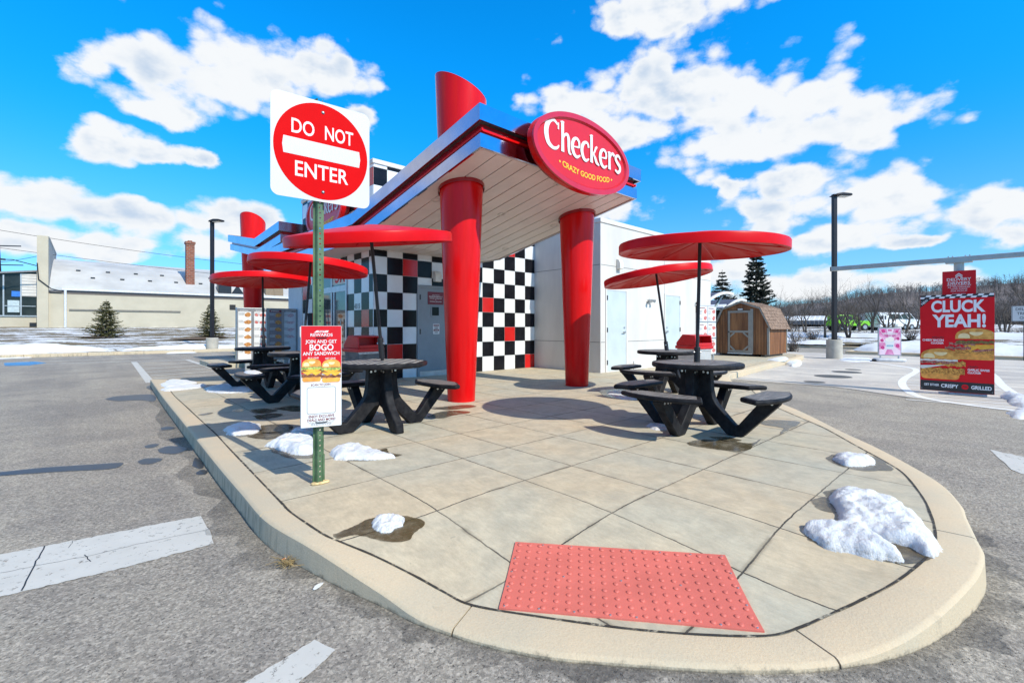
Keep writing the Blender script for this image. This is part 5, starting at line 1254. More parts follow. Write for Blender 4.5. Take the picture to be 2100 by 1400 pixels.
def manholes():
    MH = M('cast_iron', (.10, .10, .095), .7, .3, var=.3, scale=30, bump=.5, bscale=90)
    for px, py, rx, lab in ((1708, 772, .42, 'largest round manhole cover, in the middle of the lane'), (1736, 763, .36, 'round manhole cover just beyond the largest one'), (1670, 783.5, .22, 'small manhole cover nearest the pavement edge'), (1749, 758, .2, 'small far manhole cover near the lamp post')):
        q = gp(px, py); b = MB(); b.lathe([(rx, 0), (rx, .004), (rx * .9, .004), (rx * .9, .002), (rx * .85, .002), (rx * .85, .004), (0, .004)], 28, cap=False); o = b.build('manhole_cover', MH, loc=(q.x, q.y, -.1455)); tag(o, lab, 'manhole cover', 'manhole covers in the drive-through lane')
manholes()

# ------------------------------------------------------------------ tactile warning pad with its domes and screws
def pad():
    PADM = M('faded_red_pad', (.62, .145, .11), .6, var=.07, scale=5, bump=.15, bscale=140)
    zt = .008; P = [gp(1057, 1113, -.045 + zt), gp(1487, 1140, -.055 + zt), gp(1568, 1297, -.119 + zt), gp(1023, 1249, -.116 + zt)]
    P = [Vector((p.x, p.y, -drop(p.x, p.y) + zt)) for p in [pp(1057, 1113), pp(1487, 1140), pp(1568, 1297), pp(1023, 1249)]]
    root = empty('tactile_pad', tuple((P[2] + P[3]) / 2), label='faded red tactile paving pad with raised domes set in the kerb ramp', cat='tactile pad')
    def q(s, t, h=0):
        p = P[0].lerp(P[1], s).lerp(P[3].lerp(P[2], s), t); z = -drop(p.x, p.y) + zt + h; return Vector((p.x, p.y, z))
    b = MB(); N, K = 20, 8
    for i in range(N):
        for j in range(K): b.face([q(i / N, j / K), q((i + 1) / N, j / K), q((i + 1) / N, (j + 1) / K), q(i / N, (j + 1) / K)])
    for (e0, e1) in (((0, 0), (1, 0)), ((1, 0), (1, 1)), ((1, 1), (0, 1)), ((0, 1), (0, 0))):
        for k in range(20):
            a = [e0[m] + (e1[m] - e0[m]) * k / 20 for m in (0, 1)]; c = [e0[m] + (e1[m] - e0[m]) * (k + 1) / 20 for m in (0, 1)]
            b.face([q(*a), q(*a, -.03), q(*c, -.03), q(*c)])
    keep(b.build('plate', PADM), root)
    ex = (P[1] - P[0]).normalized()
    db = MB(); rows, cols = 10, 20
    for r in range(rows):
        for c in range(cols):
            o = q((c + .5) / cols, (r + .5) / rows)
            vs = []
            for (rr, h) in ((.0125, .0), (.0112, .0035), (.0075, .0052)): vs += [(o.x + rr * math.cos(R(a)), o.y + rr * math.sin(R(a)), o.z + h) for a in range(0, 360, 30)]
            fs = []
            for l in range(2):
                for k in range(12): fs.append((l * 12 + k, l * 12 + (k + 1) % 12, (l + 1) * 12 + (k + 1) % 12, (l + 1) * 12 + k))
            fs.append(tuple(range(24, 36))); db.add(vs, fs)
    o = keep(db.build('domes', PADM, smooth=True, angle=70), root); o['kind'] = 'stuff'
    sb = []
    for s, t in [(.02, .03), (.14, .03), (.28, .03), (.42, .03), (.56, .03), (.7, .03), (.84, .03), (.98, .03), (.02, .97), (.16, .97), (.3, .97), (.44, .97), (.54, .97), (.7, .97), (.85, .97), (.98, .97), (.015, .28), (.015, .48), (.015, .7), (.985, .28), (.985, .48), (.985, .7), (.25, .5), (.5, .5), (.75, .5)]:
        c = q(s, t); b = MB(); b.lathe([(.006, 0), (.0055, .003), (0, .0045)], 10, cap=False); so = b.build('screw', BOLTM, smooth=True, loc=tuple(c)); keep(so, root)
pad()

# ------------------------------------------------------------------ snow heaps
def fbm(x, y, seed=0):
    from mathutils import noise as mn
    return mn.fractal(Vector((x, y, seed * 7.3)), .9, 2.1, 5)
def inside(poly, x, y):
    c = False; n = len(poly); j = n - 1
    for i in range(n):
        (xi, yi), (xj, yj) = poly[i], poly[j]
        if (yi > y) != (yj > y) and x < (xj - xi) * (y - yi) / (yj - yi) + xi: c = not c
        j = i
    return c
def edged(poly, x, y):
    best = 9; n = len(poly)
    for i in range(n):
        ax, ay = poly[i]; bx, by = poly[(i + 1) % n]; dx, dy = bx - ax, by - ay; t = max(0, min(1, ((x - ax) * dx + (y - ay) * dy) / max(1e-9, dx * dx + dy * dy)))
        best = min(best, math.hypot(x - ax - t * dx, y - ay - t * dy))
    return best
def snow_heap(poly, hgt, label, res=.02, wid=.12, base=None, seed=0, group='melting snow heaps', rough=1.0, mat=None, lump=5):
    xs = [p[0] for p in poly]; ys = [p[1] for p in poly]; x0, x1, y0, y1 = min(xs) - res, max(xs) + res, min(ys) - res, max(ys) + res
    nx, ny = int((x1 - x0) / res) + 2, int((y1 - y0) / res) + 2; idx = {}; b = MB(); cx, cy = (x0 + x1) / 2, (y0 + y1) / 2
    for j in range(ny):
        for i in range(nx):
            x, y = x0 + i * res, y0 + j * res
            wx = x + res * 1.6 * fbm(x / res * .12, y / res * .12, seed + 3); wy = y + res * 1.6 * fbm(x / res * .12 + 9, y / res * .12, seed + 4)
            if inside(poly, wx, wy):
                d = edged(poly, wx, wy); t = min(1, d / wid); s = math.sqrt(max(0, 1 - (1 - t) ** 2))
                z = hgt * .82 * s * (.72 + .30 * fbm(x * lump * .6, y * lump * .6, seed) * rough + .10 * fbm(x * lump * 3, y * lump * 3, seed + 1) * rough)
                g = base(x, y) if base else 0; idx[i, j] = len(b.v); b.v.append((x, y, g + max(.004, z)))
    ring = {}
    for (i, j) in list(idx):
        for (di, dj) in ((1, 0), (-1, 0), (0, 1), (0, -1), (1, 1), (-1, 1), (1, -1), (-1, -1)):
            k = (i + di, j + dj)
            if k not in idx and k not in ring:
                x, y = x0 + k[0] * res, y0 + k[1] * res; g = base(x, y) if base else 0; ring[k] = len(b.v)
                b.v.append((x, y, g - .004))
    idx.update(ring)
    for j in range(-1, ny + 1):
        for i in range(-1, nx + 1):
            q = [(i, j), (i + 1, j), (i + 1, j + 1), (i, j + 1)]
            if all(k in idx for k in q): b.f.append([idx[k] for k in q]); b.m.append(0)
    if not b.f: return None
    o = b.build('snow_heap', mat or SNOW, smooth=True, angle=80); return tag(o, label, 'snow', group)
def pz(x, y): return -drop(x, y)
def heap_px(px, hgt, label, res=.018, wid=.1, seed=0, rough=1.0, road=False, lump=6):
    P = [gp(*p) if road else pp(*p) for p in px]; P = catmull(P + [P[0]], 4)[:-1]
    return snow_heap([(p.x, p.y) for p in P], hgt, label, res, wid, (lambda x, y: -.15) if road else pz, seed, rough=rough, lump=lump)
heap_px([(1706,1032),(1700,1016),(1735,1006),(1790,1020),(1835,1030),(1872,1056),(1898,1086),(1921,1118),(1916,1143),(1898,1140),(1868,1124),(1822,1112),(1790,1100),(1800,1112),(1836,1130),(1860,1152),(1830,1152),(1790,1146),(1745,1136),(1700,1126),(1674,1112),(1650,1088),(1668,1078),(1712,1080),(1722,1066)], .105, 'largest snow heap, two-lobed, against the rounded kerb at right', .011, .085, 1, 1.1, lump=9)
heap_px([(1706,942),(1720,935),(1752,933),(1788,940),(1796,951),(1770,957),(1735,956)], .085, 'small oval snow heap near the right kerb, beyond the largest heap', .012, .09, 2, lump=9)
heap_px([(764,1080),(768,1066),(790,1061),(812,1060),(829,1064),(828,1077),(810,1086),(798,1094),(780,1094)], .06, 'small snow clump in a wet patch on the nearest left paving', .008, .05, 3, 1.3, lump=16)
heap_px([(544,915),(563,906),(592,894),(622,892),(646,906),(648,926),(624,934),(590,929),(565,920)], .12, 'snow heap immediately left of the green sign post', .013, .12, 4, lump=8)
heap_px([(676,930),(690,924),(720,916),(745,918),(790,930),(812,938),(770,943),(720,943),(685,941)], .10, 'pointed snow heap to the right of the green sign post', .013, .12, 5, lump=8)
heap_px([(459,882),(470,874),(505,868),(532,872),(528,886),(498,892),(470,892)], .06, 'low snow heap near the left kerb below the middle table', .016, .1, 6, lump=8)
heap_px([(330,788),(345,782),(370,780),(402,784),(396,788),(360,793),(338,794)], .06, 'thin snow strip at the far left corner of the patio', .025, .12, 7, lump=5)
heap_px([(328,799),(350,793),(380,790),(420,789),(424,793),(380,799),(340,802)], .05, 'second snow strip just in front of the far corner strip', .025, .12, 8, lump=5)
heap_px([(419,797),(440,791),(470,788),(500,790),(520,802),(470,806),(428,804)], .05, 'shaded snow strip under the farthest left umbrella', .025, .12, 9, lump=5)
heap_px([(598,886),(618,876),(646,872),(655,880),(640,890),(610,894)], .06, 'shaded snow lump behind the green sign post', .016, .1, 12, lump=8)
heap_px([(1244,806),(1262,801),(1300,806),(1318,814),(1300,820),(1262,816)], .025, 'flat melting snow patch between the two right-hand tables', .02, .1, 10, lump=6)
heap_px([(1324,873),(1340,869),(1370,872),(1376,880),(1345,882)], .03, 'crumbs of snow under the nearest right table', .012, .06, 11, 1.4, lump=16)
heap_px([(1612,748),(1616,741),(1628,737),(1641,741),(1640,750),(1625,752)], .16, 'crumbly snow lump on the lane beside the pavement end', .04, .2, 13, 1.3, True, 5)
heap_px([(1575,738),(1590,734),(1612,733),(1616,737),(1600,741)], .09, 'low snow strip along the foot of the wooden shed', .05, .2, 14, 1, False, 4)
heap_px([(2055,812),(2075,806),(2110,818),(2140,835),(2100,838),(2070,826)], .18, 'snow lump at the right edge beside the advert board', .04, .25, 15, 1.2, True, 5)
heap_px([(2066,848),(2090,840),(2130,846),(2130,858),(2085,858)], .1, 'flat snow lump at the right edge nearer the road', .03, .2, 16, 1.2, True, 6)
heap_px([(1720,737),(1740,733),(1780,735),(1790,740),(1760,742),(1730,741)], .06, 'scattered snow crumbs on the lane behind the pink sign', .05, .2, 17, 1.5, True, 3)
b = MB(); rnd = random.Random(5)
sn = snow_heap(blobpoly(1.84, 7.80, .09, .24, 0, 24, .2, 4), .045, 'thin snow left on the outer seat of the middle left table', .018, .07, lambda x, y: .466, 21); 
# litter in the gutter
q = gp(577, 1149.5); b = MB(); b.tube([(0, 0, 0), (.022, .006, 0)], .004, 8); b.mat(1).tube([(.0225, .0061, 0), (.030, .008, 0)], .004, 8); o = b.build('cigarette_end', [M('filter_orange', (.6, .22, .08), .8), WHITEP], loc=(q.x, q.y, -.145)); tag(o, 'orange cigarette end in the gutter by the left kerb', 'litter')
q = gp(652, 1203); b = MB(); b.prism(blobpoly(0, 0, .03, .014, .5, 18, .25, 3), XY, 0, .003); o = b.build('paper_scrap', WHITEP, loc=(q.x, q.y, -.1465)); tag(o, 'white scrap of paper on the asphalt by the kerb', 'litter')
q = gp(592, 1158); b = MB(); rnd = random.Random(8)
for k in range(60):
    a = rnd.uniform(0, 6.28); l = rnd.uniform(.03, .09); p0 = Vector((rnd.gauss(0, .02), rnd.gauss(0, .02), rnd.uniform(0, .01))); p1 = p0 + Vector((math.cos(a) * l, math.sin(a) * l, rnd.uniform(0, .05))); b.tube([p0, p0.lerp(p1, .5) + Vector((0, 0, .008)), p1], .0013, 4, cap=False)
o = b.build('dry_weed', M('straw', (.28, .2, .09), .9, var=.3), loc=(q.x, q.y, -.148)); tag(o, 'tuft of dry weed at the foot of the left kerb', 'weed')
# ------------------------------------------------------------------ verges and hills
def terrain(name, u0, u1, v0, v1, step, fz, mat):
    b = MB(); nx = int((u1 - u0) / step) + 1; ny = int((v1 - v0) / step) + 1
    for j in range(ny):
        for i in range(nx):
            x, y = u0 + i * step, v0 + j * step; b.v.append((x, y, fz(x, y)))
    for j in range(ny - 1):
        for i in range(nx - 1): a = j * nx + i; b.f.append([a, a + 1, a + nx + 1, a + nx]); b.m.append(0)
    return tag(b.build(name, mat, smooth=True, angle=80), kind='structure')
def zleft(x, y):
    if y < 28.65: return -.01
    return -.01 + .034 * (y - 28.6) + .05 * fbm(x * .3, y * .3, 2) + (.03 if y > 29.5 else 0)
terrain('verge', -60, 36, 28.62, 80, .75, zleft, FIELD2)
b = MB()
for k in range(33):
    x0 = -40 + k * 2.0; b.box(x0 + .004, x0 + 1.996, 28.4, 28.65, -.2, -.005)
tag(b.build('verge_kerb', KERB, bevel=.02), kind='structure')
def berm(pl, h, lab, seed, res=.16, wid=.8): snow_heap(pl, h, lab, res, wid, zleft, seed, lump=.9)
berm([(-14, 28.7), (-9, 28.62), (-5, 28.7), (-3.0, 28.8), (-.2, 29.0), (1.0, 29.3), (-.4, 30.2), (-3, 30.9), (-7, 31.2), (-14, 31.0)], .5, 'long ploughed snow bank on the grass verge at the far left', 31)
berm([(1.2, 29.4), (3.5, 28.9), (7, 28.8), (8, 29.4), (6, 30.2), (3, 30.2)], .30, 'lower snow bank on the verge around the left lamp post', 32)
snow_heap([(-13, 28.0), (-6, 27.9), (-1.8, 28.25), (-1.8, 28.4), (-8, 28.4), (-13, 28.4)], .12, 'strip of snow lying along the far left kerb', .12, .3, lambda x, y: -.15, 33, lump=1.5)
snow_heap([(2.9, 28.15), (3.5, 28.05), (4.1, 28.15), (4.0, 28.38), (3.0, 28.38)], .1, 'small snow lump against the far kerb below the spruces', .08, .2, lambda x, y: -.15, 34, lump=2)
def zright(x, y):
    e = max(0, x - 27.2 - (6.0 if y > 5.6 else 0))
    return -.02 + .0165 * max(0, x - 27) + .10 * min(1, e / 2) * (.5 + fbm(x * .25, y * .25, 5))
terrain('bank', 27.2, 140, -60, 5.6, 1.2, zright, FIELD3); terrain('bank', 33.4, 140, 5.6, 100, 1.2, zright, FIELD3)
b = MB(); b.box(26.95, 27.2, -40, 5.4, -.2, 0.0); b.box(26.95, 33.15, 5.4, 5.62, -.2, 0.0); b.box(33.15, 33.4, 5.63, 45, -.2, 0.0); tag(b.build('bank_kerb', KERB, bevel=.03), kind='structure')
snow_heap([(27.1, -12), (27.3, -3), (27.1, 1), (27.2, 4.6), (28.2, 5.5), (30.5, 5.3), (31.5, 2), (31, -4), (30.5, -12)], .42, 'snow bank on the kerbed island behind the pink sign', .16, .9, zright, 35, lump=.8)
snow_heap([(33.4, 7), (33.6, 14), (33.5, 24), (35, 24), (36, 15), (35.4, 8)], .3, 'long snow ridge on the far side of the lane behind the lamp post', .25, .8, zright, 36, lump=.7)
snow_heap([(44, -10), (44, 4), (43, 16), (46, 22), (49, 14), (49, 0), (48, -10)], .5, 'broad snow field in front of the row of bare trees', .4, 1.5, zright, 37, lump=.4)
HILLM = M('winter_wood_floor', (.10, .078, .068), 1, var=.4, scale=.06, col2=(.20, .165, .15))
def zhill(x, y):
    # ridge rising toward the south-east, seen beyond the car park
    rx = x * .737 - y * .676; fy = x * .676 + y * .737
    az = math.atan2(rx, fy); d = math.hypot(rx, fy)
    ridge = 4.5 + 14.0 * max(0, min(1, (az - R(24)) / R(26))) ** .8 + .9 * math.sin(az * 21) + .5 * math.sin(az * 47 + 1)
    t = max(0, min(1, (d - 120) / 150)); t = t * t * (3 - 2 * t)
    return 1.2 + ridge * t + 1.5 * fbm(x * .02, y * .02, 9)
def hill():
    b = MB(); na, nd = 120, 20; V = {}
    for i in range(na + 1):
        a = R(-10 + 90 * i / na)
        for j in range(nd + 1):
            d = 118 + 260 * j / nd; rx, fy = d * math.sin(a), d * math.cos(a); x = rx * .737 + fy * .676; y = -rx * .676 + fy * .737; V[i, j] = len(b.v); b.v.append((x, y, zhill(x, y) if d > 119 else -.3))
    for i in range(na):
        for j in range(nd): b.f.append([V[i, j], V[i, j + 1], V[i + 1, j + 1], V[i + 1, j]]); b.m.append(0)
    tag(b.build('hills', HILLM, smooth=True, angle=80), kind='structure')
hill()
BARK = M('bark', (.085, .068, .055), .9, var=.35, scale=4); TWIG = M('twigs', (.105, .082, .066), .9, var=.35, scale=2)
FARTWIG = M('far_twigs', (.115, .094, .085), 1, var=.5, scale=.12, col2=(.25, .215, .20))
def far_wood():
    b = MB(); rnd = random.Random(77)
    for k in range(5200):
        a = R(rnd.uniform(14, 56)); d = rnd.choice((1, 1, 2)) ; d = rnd.uniform(150, 300) if d == 1 else rnd.uniform(118, 170)
        rx, fy = d * math.sin(a), d * math.cos(a); x = rx * .737 + fy * .676; y = -rx * .676 + fy * .737; z = zhill(x, y); h = rnd.uniform(1.8, 4.2); p = Vector((x, y, z - .3))
        def lim(p0, p1, w):
            dd = (p1 - p0).normalized(); s = dd.cross(Vector((rnd.uniform(-1, 1), rnd.uniform(-1, 1), .2))).normalized() * w; s2 = dd.cross(s).normalized() * w
            b.add([p0 + s, p0 - s * .5 + s2, p0 - s * .5 - s2, p1], [(0, 1, 3), (1, 2, 3), (2, 0, 3)])
        top = p + Vector((rnd.gauss(0, .3), rnd.gauss(0, .3), h)); lim(p, top, .08)
        for q in range(14):
            t = rnd.uniform(.2, .98); o = p.lerp(top, t); an = rnd.uniform(0, 6.28); l = h * rnd.uniform(.18, .42) * (1.15 - t * .6); lim(o, o + Vector((math.cos(an) * l, math.sin(an) * l, l * rnd.uniform(.5, 1.3))), .035)
    o = b.build('hillside_wood', FARTWIG); tag(o, 'bare winter wood covering the far hillside', 'woodland', kind='stuff')
far_wood()
# ------------------------------------------------------------------ bare trees (three kinds, copied)
def bare_tree(seed, h, spread, multi=1, levels=4):
    rnd = random.Random(seed); tr = MB(); tw = MB()
    def grow(mb, p, d, L, r, lvl):
        pts = [p]; n = 4; dd = d.copy()
        for k in range(n):
            dd = (dd + Vector((rnd.gauss(0, .16), rnd.gauss(0, .16), rnd.gauss(.03, .08)))).normalized(); pts.append(pts[-1] + dd * L / n)
        rs = [r * (1 - .55 * k / n) for k in range(n + 1)]; (tr if lvl < 2 else tw).tube(pts, rs, 7 if lvl == 0 else (5 if lvl == 1 else 3), cap=False)
        if lvl >= levels: return
        cnt = rnd.randint(3, 4) if lvl < 2 else rnd.randint(2, 4)
        for c in range(cnt):
            t = rnd.uniform(.35, 1) if lvl else rnd.uniform(.3, 1); i = min(n - 1, int(t * n)); q = pts[i].lerp(pts[i + 1], t * n - i)
            ax = dd.orthogonal().normalized(); ax.rotate(Matrix.Rotation(rnd.uniform(0, 6.28), 3, dd)); nd = dd.copy(); nd.rotate(Matrix.Rotation(rnd.uniform(R(22), R(58)) * spread, 3, ax)); nd.z += .12; nd.normalize()
            grow(mb, q, nd, L * rnd.uniform(.5, .78), rs[i] * rnd.uniform(.42, .62), lvl + 1)
        grow(mb, pts[-1], dd, L * rnd.uniform(.5, .72), rs[-1] * .85, lvl + 1)
    for m in range(multi):
        a = rnd.uniform(0, 6.28); d = Vector((math.cos(a) * .35 * (multi > 1), math.sin(a) * .35 * (multi > 1), 1)).normalized()
        grow(tr, Vector((math.cos(a) * .1 * (multi > 1), math.sin(a) * .1 * (multi > 1), -.1)), d, h * .36, h * .014 + .015, 0)
    return tr, tw
def tree_obj(seed, h, spread, multi, label, loc, levels=4, name='bare_tree', cat='tree', group='bare trees beyond the lane'):
    root = empty(name, loc, label=label, cat=cat, group=group); tr, tw = bare_tree(seed, h, spread, multi, levels); tr.build('trunk', BARK, root, smooth=True); tw.build('crown', TWIG, root); return root
def at_px(px, d, z=None):
    p = EYE + (FW + RT * ((px - 1050) / 950)) * d; p.z = zright(p.x, p.y) if z is None else z; return p
protos = [tree_obj(3, 6.2, 1.0, 1, 'bare tree with a dark upright trunk just behind the lamp post', at_px(1692, 37)), tree_obj(8, 5.6, 1.15, 3, 'bare tree of several slanting stems between the lamp post and the pink sign', at_px(1742, 36)), tree_obj(14, 6.6, .9, 2, 'twin-stemmed bare tree beyond the green off-roader', at_px(1790, 41))]
TREES = [(1, 1826, 40, 1.0, 'bushy bare tree behind the pink sign, left of the advert board'), (0, 1858, 43, 1.05, 'bare tree immediately left of the red advert board'), (2, 1650, 46, .9, 'bare tree to the left of the lamp post, over the snowy cars'), (1, 1622, 52, .95, 'low bare tree right of the wooden shed roof'), (0, 1588, 58, 1.25, 'bare tree directly behind the shed roof, right of the tall evergreen'),
         (2, 1604, 48, .75, 'small bare tree close to the shed ridge'), (1, 2062, 37, .95, 'dense bare tree between the advert board and the trucks sign'), (2, 2110, 40, 1.05, 'bare tree at the right edge behind the trucks sign'), (0, 1905, 45, 1.0, 'bare tree half hidden by the left side of the advert board'), (1, 1950, 46, 1.0, 'bare tree behind the red delivery drivers sign'), (2, 2020, 44, .95, 'bare tree rising behind the right edge of the advert board'),
         (0, 1478, 60, 1.3, 'bare tree beside the dark evergreen at the end of the white wall'), (1, 1505, 66, 1.45, 'bare tree between the two evergreens behind the lane canopies'), (1, 1715, 50, 1.1, 'bare tree behind the green off-roader and the lamp post'), (1, 1765, 52, 1.0, 'bare tree above the white vans'), (0, 1880, 55, 1.1, 'far bare tree above the advert board corner'), (2, 1560, 70, 1.3, 'bare tree behind the tall evergreen')]
for i, (k, px, d, s, lab) in enumerate(TREES):
    c = copy_tree(protos[k], loc=at_px(px, d), rz=i * 1.7 + .4, label=lab); c.scale = (s, s, s)
def bush(seed, loc, h, label):
    root = empty('bare_bush', loc, label=label, cat='bush', group='bare bushes by the lane'); rnd = random.Random(seed); b = MB()
    for k in range(34):
        a = rnd.uniform(0, 6.28); t = rnd.uniform(.2, .9); p = Vector((rnd.gauss(0, .12), rnd.gauss(0, .12), 0)); d = Vector((math.cos(a) * t, math.sin(a) * t, 1)).normalized(); pts = [p]; L = h * rnd.uniform(.6, 1.05)
        for q in range(4): d = (d + Vector((rnd.gauss(0, .15), rnd.gauss(0, .15), 0))).normalized(); pts.append(pts[-1] + d * L / 4)
        b.tube(pts, [.016, .013, .01, .007, .004], 4, cap=False)
        for q in range(5):
            o = pts[rnd.randint(1, 3)]; e = o + Vector((rnd.gauss(0, .18), rnd.gauss(0, .18), rnd.uniform(.05, .3))) * h * .7; b.tube([o, o.lerp(e, .5) + Vector((0, 0, .02)), e], [.008, .006, .003], 3, cap=False)
    b.build('twigs', TWIG, root)
bush(1, (at_px(1632, 30).x, at_px(1632, 30).y, -.12), 1.25, 'round bare bush at the foot of the shed gable'); bush(2, (at_px(1624, 24.5).x, at_px(1624, 24.5).y, -.15), .75, 'low bare bush on the kerbed strip right of the shed'); bush(3, at_px(1668, 34), .9, 'bare bush left of the lamp base'); bush(4, at_px(1870, 33), .8, 'bare bush beside the advert board')
# hedge line of scrub at the foot of the trees
def scrub():
    b = MB(); rnd = random.Random(12)
    for k in range(1100):
        px = rnd.uniform(1480, 2160); d = rnd.gauss(40, 1.6) if px > 1640 else rnd.uniform(48, 75); p = at_px(px, d); h = rnd.uniform(.2, .6) * (1.0 if d < 46 else 2.2); e = p + Vector((rnd.gauss(0, .25), rnd.gauss(0, .25), h)); w = .012 if d < 46 else .03
        b.tube([p, p.lerp(e, .5) + Vector((rnd.gauss(0, .06), rnd.gauss(0, .06), 0)), e], [w, w * .7, w * .3], 3, cap=False)
    tag(b.build('roadside_scrub', TWIG), 'thin brown scrub along the foot of the bare trees', 'scrub', kind='stuff')
    b = MB()
    for k in range(3200):
        px = rnd.uniform(1460, 2250); d = rnd.uniform(80, 116); p = at_px(px, d); p.z = zright(p.x, p.y); h = rnd.uniform(1.2, 3.6); top = p + Vector((rnd.gauss(0, .5), rnd.gauss(0, .5), h)); b.tube([p, p.lerp(top, .5) + Vector((rnd.gauss(0, .2), rnd.gauss(0, .2), 0)), top], [.09, .06, .02], 3, cap=False)
        for q in range(6):
            o = p.lerp(top, rnd.uniform(.2, .95)); e = o + Vector((rnd.gauss(0, .7), rnd.gauss(0, .7), rnd.uniform(.2, 1.0))); b.tube([o, e], [.035, .012], 3, cap=False)
    tag(b.build('tree_belt', FARTWIG), 'continuous belt of bare trees behind the parked vehicles', 'woodland', kind='stuff')
scrub()
# ------------------------------------------------------------------ evergreens
NEED = M('spruce_needles', (.075, .088, .03), .8, var=.5, scale=3, col2=(.17, .155, .055)); NEEDD = M('dark_spruce_needles', (.03, .04, .03), .8, var=.5, scale=1.5, col2=(.075, .08, .055))
def spruce(h, rad, seed, label, loc, mat, whorls, per, dense, open_=0.0, name='spruce', group=None, sizes=(.06, .16)):
    rnd = random.Random(seed); root = empty(name, loc, label=label, cat='evergreen tree', group=group)
    b = MB(); b.tube([(0, 0, -.2), (0, 0, h * .5), (0, 0, h)], [h * .022, h * .013, h * .003], 8); b.build('trunk', BARK, root, smooth=True)
    b = MB(); nb = MB()
    for w in range(whorls):
        t = (w + rnd.uniform(-.3, .3)) / whorls; z = h * (.05 + .93 * t); r = rad * (1 - t) ** .85 * rnd.uniform(.78, 1.15) + .03 * h * .3
        for k in range(per):
            a = 6.28 * k / per + rnd.uniform(-.4, .4) + w; rr = r * rnd.uniform(.7, 1.12); d = Vector((math.cos(a), math.sin(a), 0)); p0 = Vector((0, 0, z)); tip = d * rr + Vector((0, 0, z + rr * rnd.uniform(-.22, .28))); mid = p0.lerp(tip, .55) - Vector((0, 0, rr * .07)); b.tube([p0, mid, tip], [.012 * h / 2.5, .008 * h / 2.5, .003], 3, cap=False)
            n = max(4, int(dense * rr / rad))
            for q in range(n):
                s = rnd.uniform(.12 + open_, 1.0); c = (p0.lerp(mid, s / .55) if s < .55 else mid.lerp(tip, (s - .55) / .45)); side = d.cross(Vector((0, 0, 1))) * rnd.choice((-1, 1)); L = rnd.uniform(*sizes) * (1.25 - .6 * s) * h / 2.5
                dirn = (d * rnd.uniform(.3, 1) + side * rnd.uniform(.2, 1) + Vector((0, 0, rnd.uniform(-.35, .35)))).normalized(); e = c + dirn * L; up = dirn.cross(Vector((rnd.gauss(0, 1), rnd.gauss(0, 1), rnd.gauss(0, 1)))).normalized() * L * .17
                nb.face([c - up * .6, c + up * .6, e.lerp(c, .3) + up, e, e.lerp(c, .3) - up])
    b.build('branches', BARK, root); nb.build('crown', mat, root); return root
def vpos(px, d):
    p = EYE + (FW + RT * ((px - 1050) / 950)) * d; p.z = zleft(p.x, p.y); return p
spruce(2.55, 1.25, 4, 'small spruce on the snowy verge at left, in front of the warehouse wall', vpos(218, 31), NEED, 26, 9, 70, group='young spruces on the verge')
spruce(2.5, 1.05, 9, 'small spruce on the snowy verge next to the lamp post, narrower of the two', vpos(431, 33), NEED, 24, 9, 62, group='young spruces on the verge')
DIRT = M('mulch', (.13, .085, .05), .95, var=.4, scale=6)
for px, d in ((218, 31), (431, 33), (400, 31)):
    p = vpos(px, d); b = MB(); P = blobpoly(p.x, p.y, 1.5, .9, .7, 40, .2, int(px)); b.face([(x, y, zleft(x, y) + .09) for x, y in P]); tag(b.build('mulch_patch', DIRT), kind='structure')
p = at_px(1551, 60); spruce(11.3, 2.9, 21, 'tall dark open evergreen behind the wooden shed', (p.x, p.y, .6), NEEDD, 24, 10, 130, .05, 'fir_tree', 'dark evergreens behind the lane', (.05, .12))
p = at_px(1481, 62); spruce(8.2, 3.0, 23, 'shorter dark evergreen at the end of the white wall', (p.x, p.y, .6), NEEDD, 20, 10, 130, .05, 'fir_tree', 'dark evergreens behind the lane', (.05, .13))

# ------------------------------------------------------------------ drive-through lane canopies behind the shed
def lane_canopy(u, v, z, L, label, chord=3.3):
    root = empty('lane_canopy', (u, v, -.15), label=label, cat='canopy', group='curved drive-through canopies'); prof_ = []
    n = 14
    for k in range(n + 1):
        t = k / n; prof_.append((chord * (t - .55), z + .62 * math.sin(t * math.pi * .62) - .08))
    top = [(a, c + .05) for a, c in prof_]; poly = prof_ + top[::-1]
    b = MB(); b.prism(poly, lambda a, c, t: (a, t, c), .02, L); b.build('roof_sheet', M('blue_grey_roof', (.055, .06, .095), .5, 0, var=.1), root)
    b = MB(); b.prism([(a, c - .06) for a, c in prof_] + [(a, c + .075) for a, c in prof_[::-1]], lambda a, c, t: (a, t, c), -.05, .02); b.build('edge_beam', STUCCO2, root); b = MB(); b.prism([(a, c - .06) for a, c in prof_] + [(a, c + .075) for a, c in prof_[::-1]], lambda a, c, t: (a, t, c), L, L + .06); b.build('edge_beam', STUCCO2, root)
    b = MB(); b.prism([(a, c + .055) for a, c in prof_[:3]] + [(a, c + .12) for a, c in prof_[:3][::-1]], lambda a, c, t: (a, t, c), .1, L - .1); b.build('snow_cover', SNOW, root)
    b = MB(); vv = .5
    b.bar((0, vv, 0), (0, vv, z - .5), .16, .16); b.bar((0, vv, z - .6), (-chord * .42, vv, z + .0), .1, .12); b.bar((0, vv, z - .6), (chord * .38, vv, z + .42), .1, .12)
    b.build('post', PALEG, root); return root
lane_canopy(24.0, 10.3, 2.55, 5.0, 'nearer curved blue-grey canopy over the drive-through lane, right of the white wall'); lane_canopy(29.3, 11.6, 2.45, 5.0, 'farther curved blue-grey canopy above the wooden shed roof', 3.1)
b = MB(); b.box(-.14, .14, -.1, .1, 0, 1.75); o = b.build('order_post', M('blue_grey_post', (.18, .21, .27), .5), loc=(21.9, 10.2, 0), bevel=.02); tag(o, 'slim blue-grey ordering post beside the wooden shed', 'post')

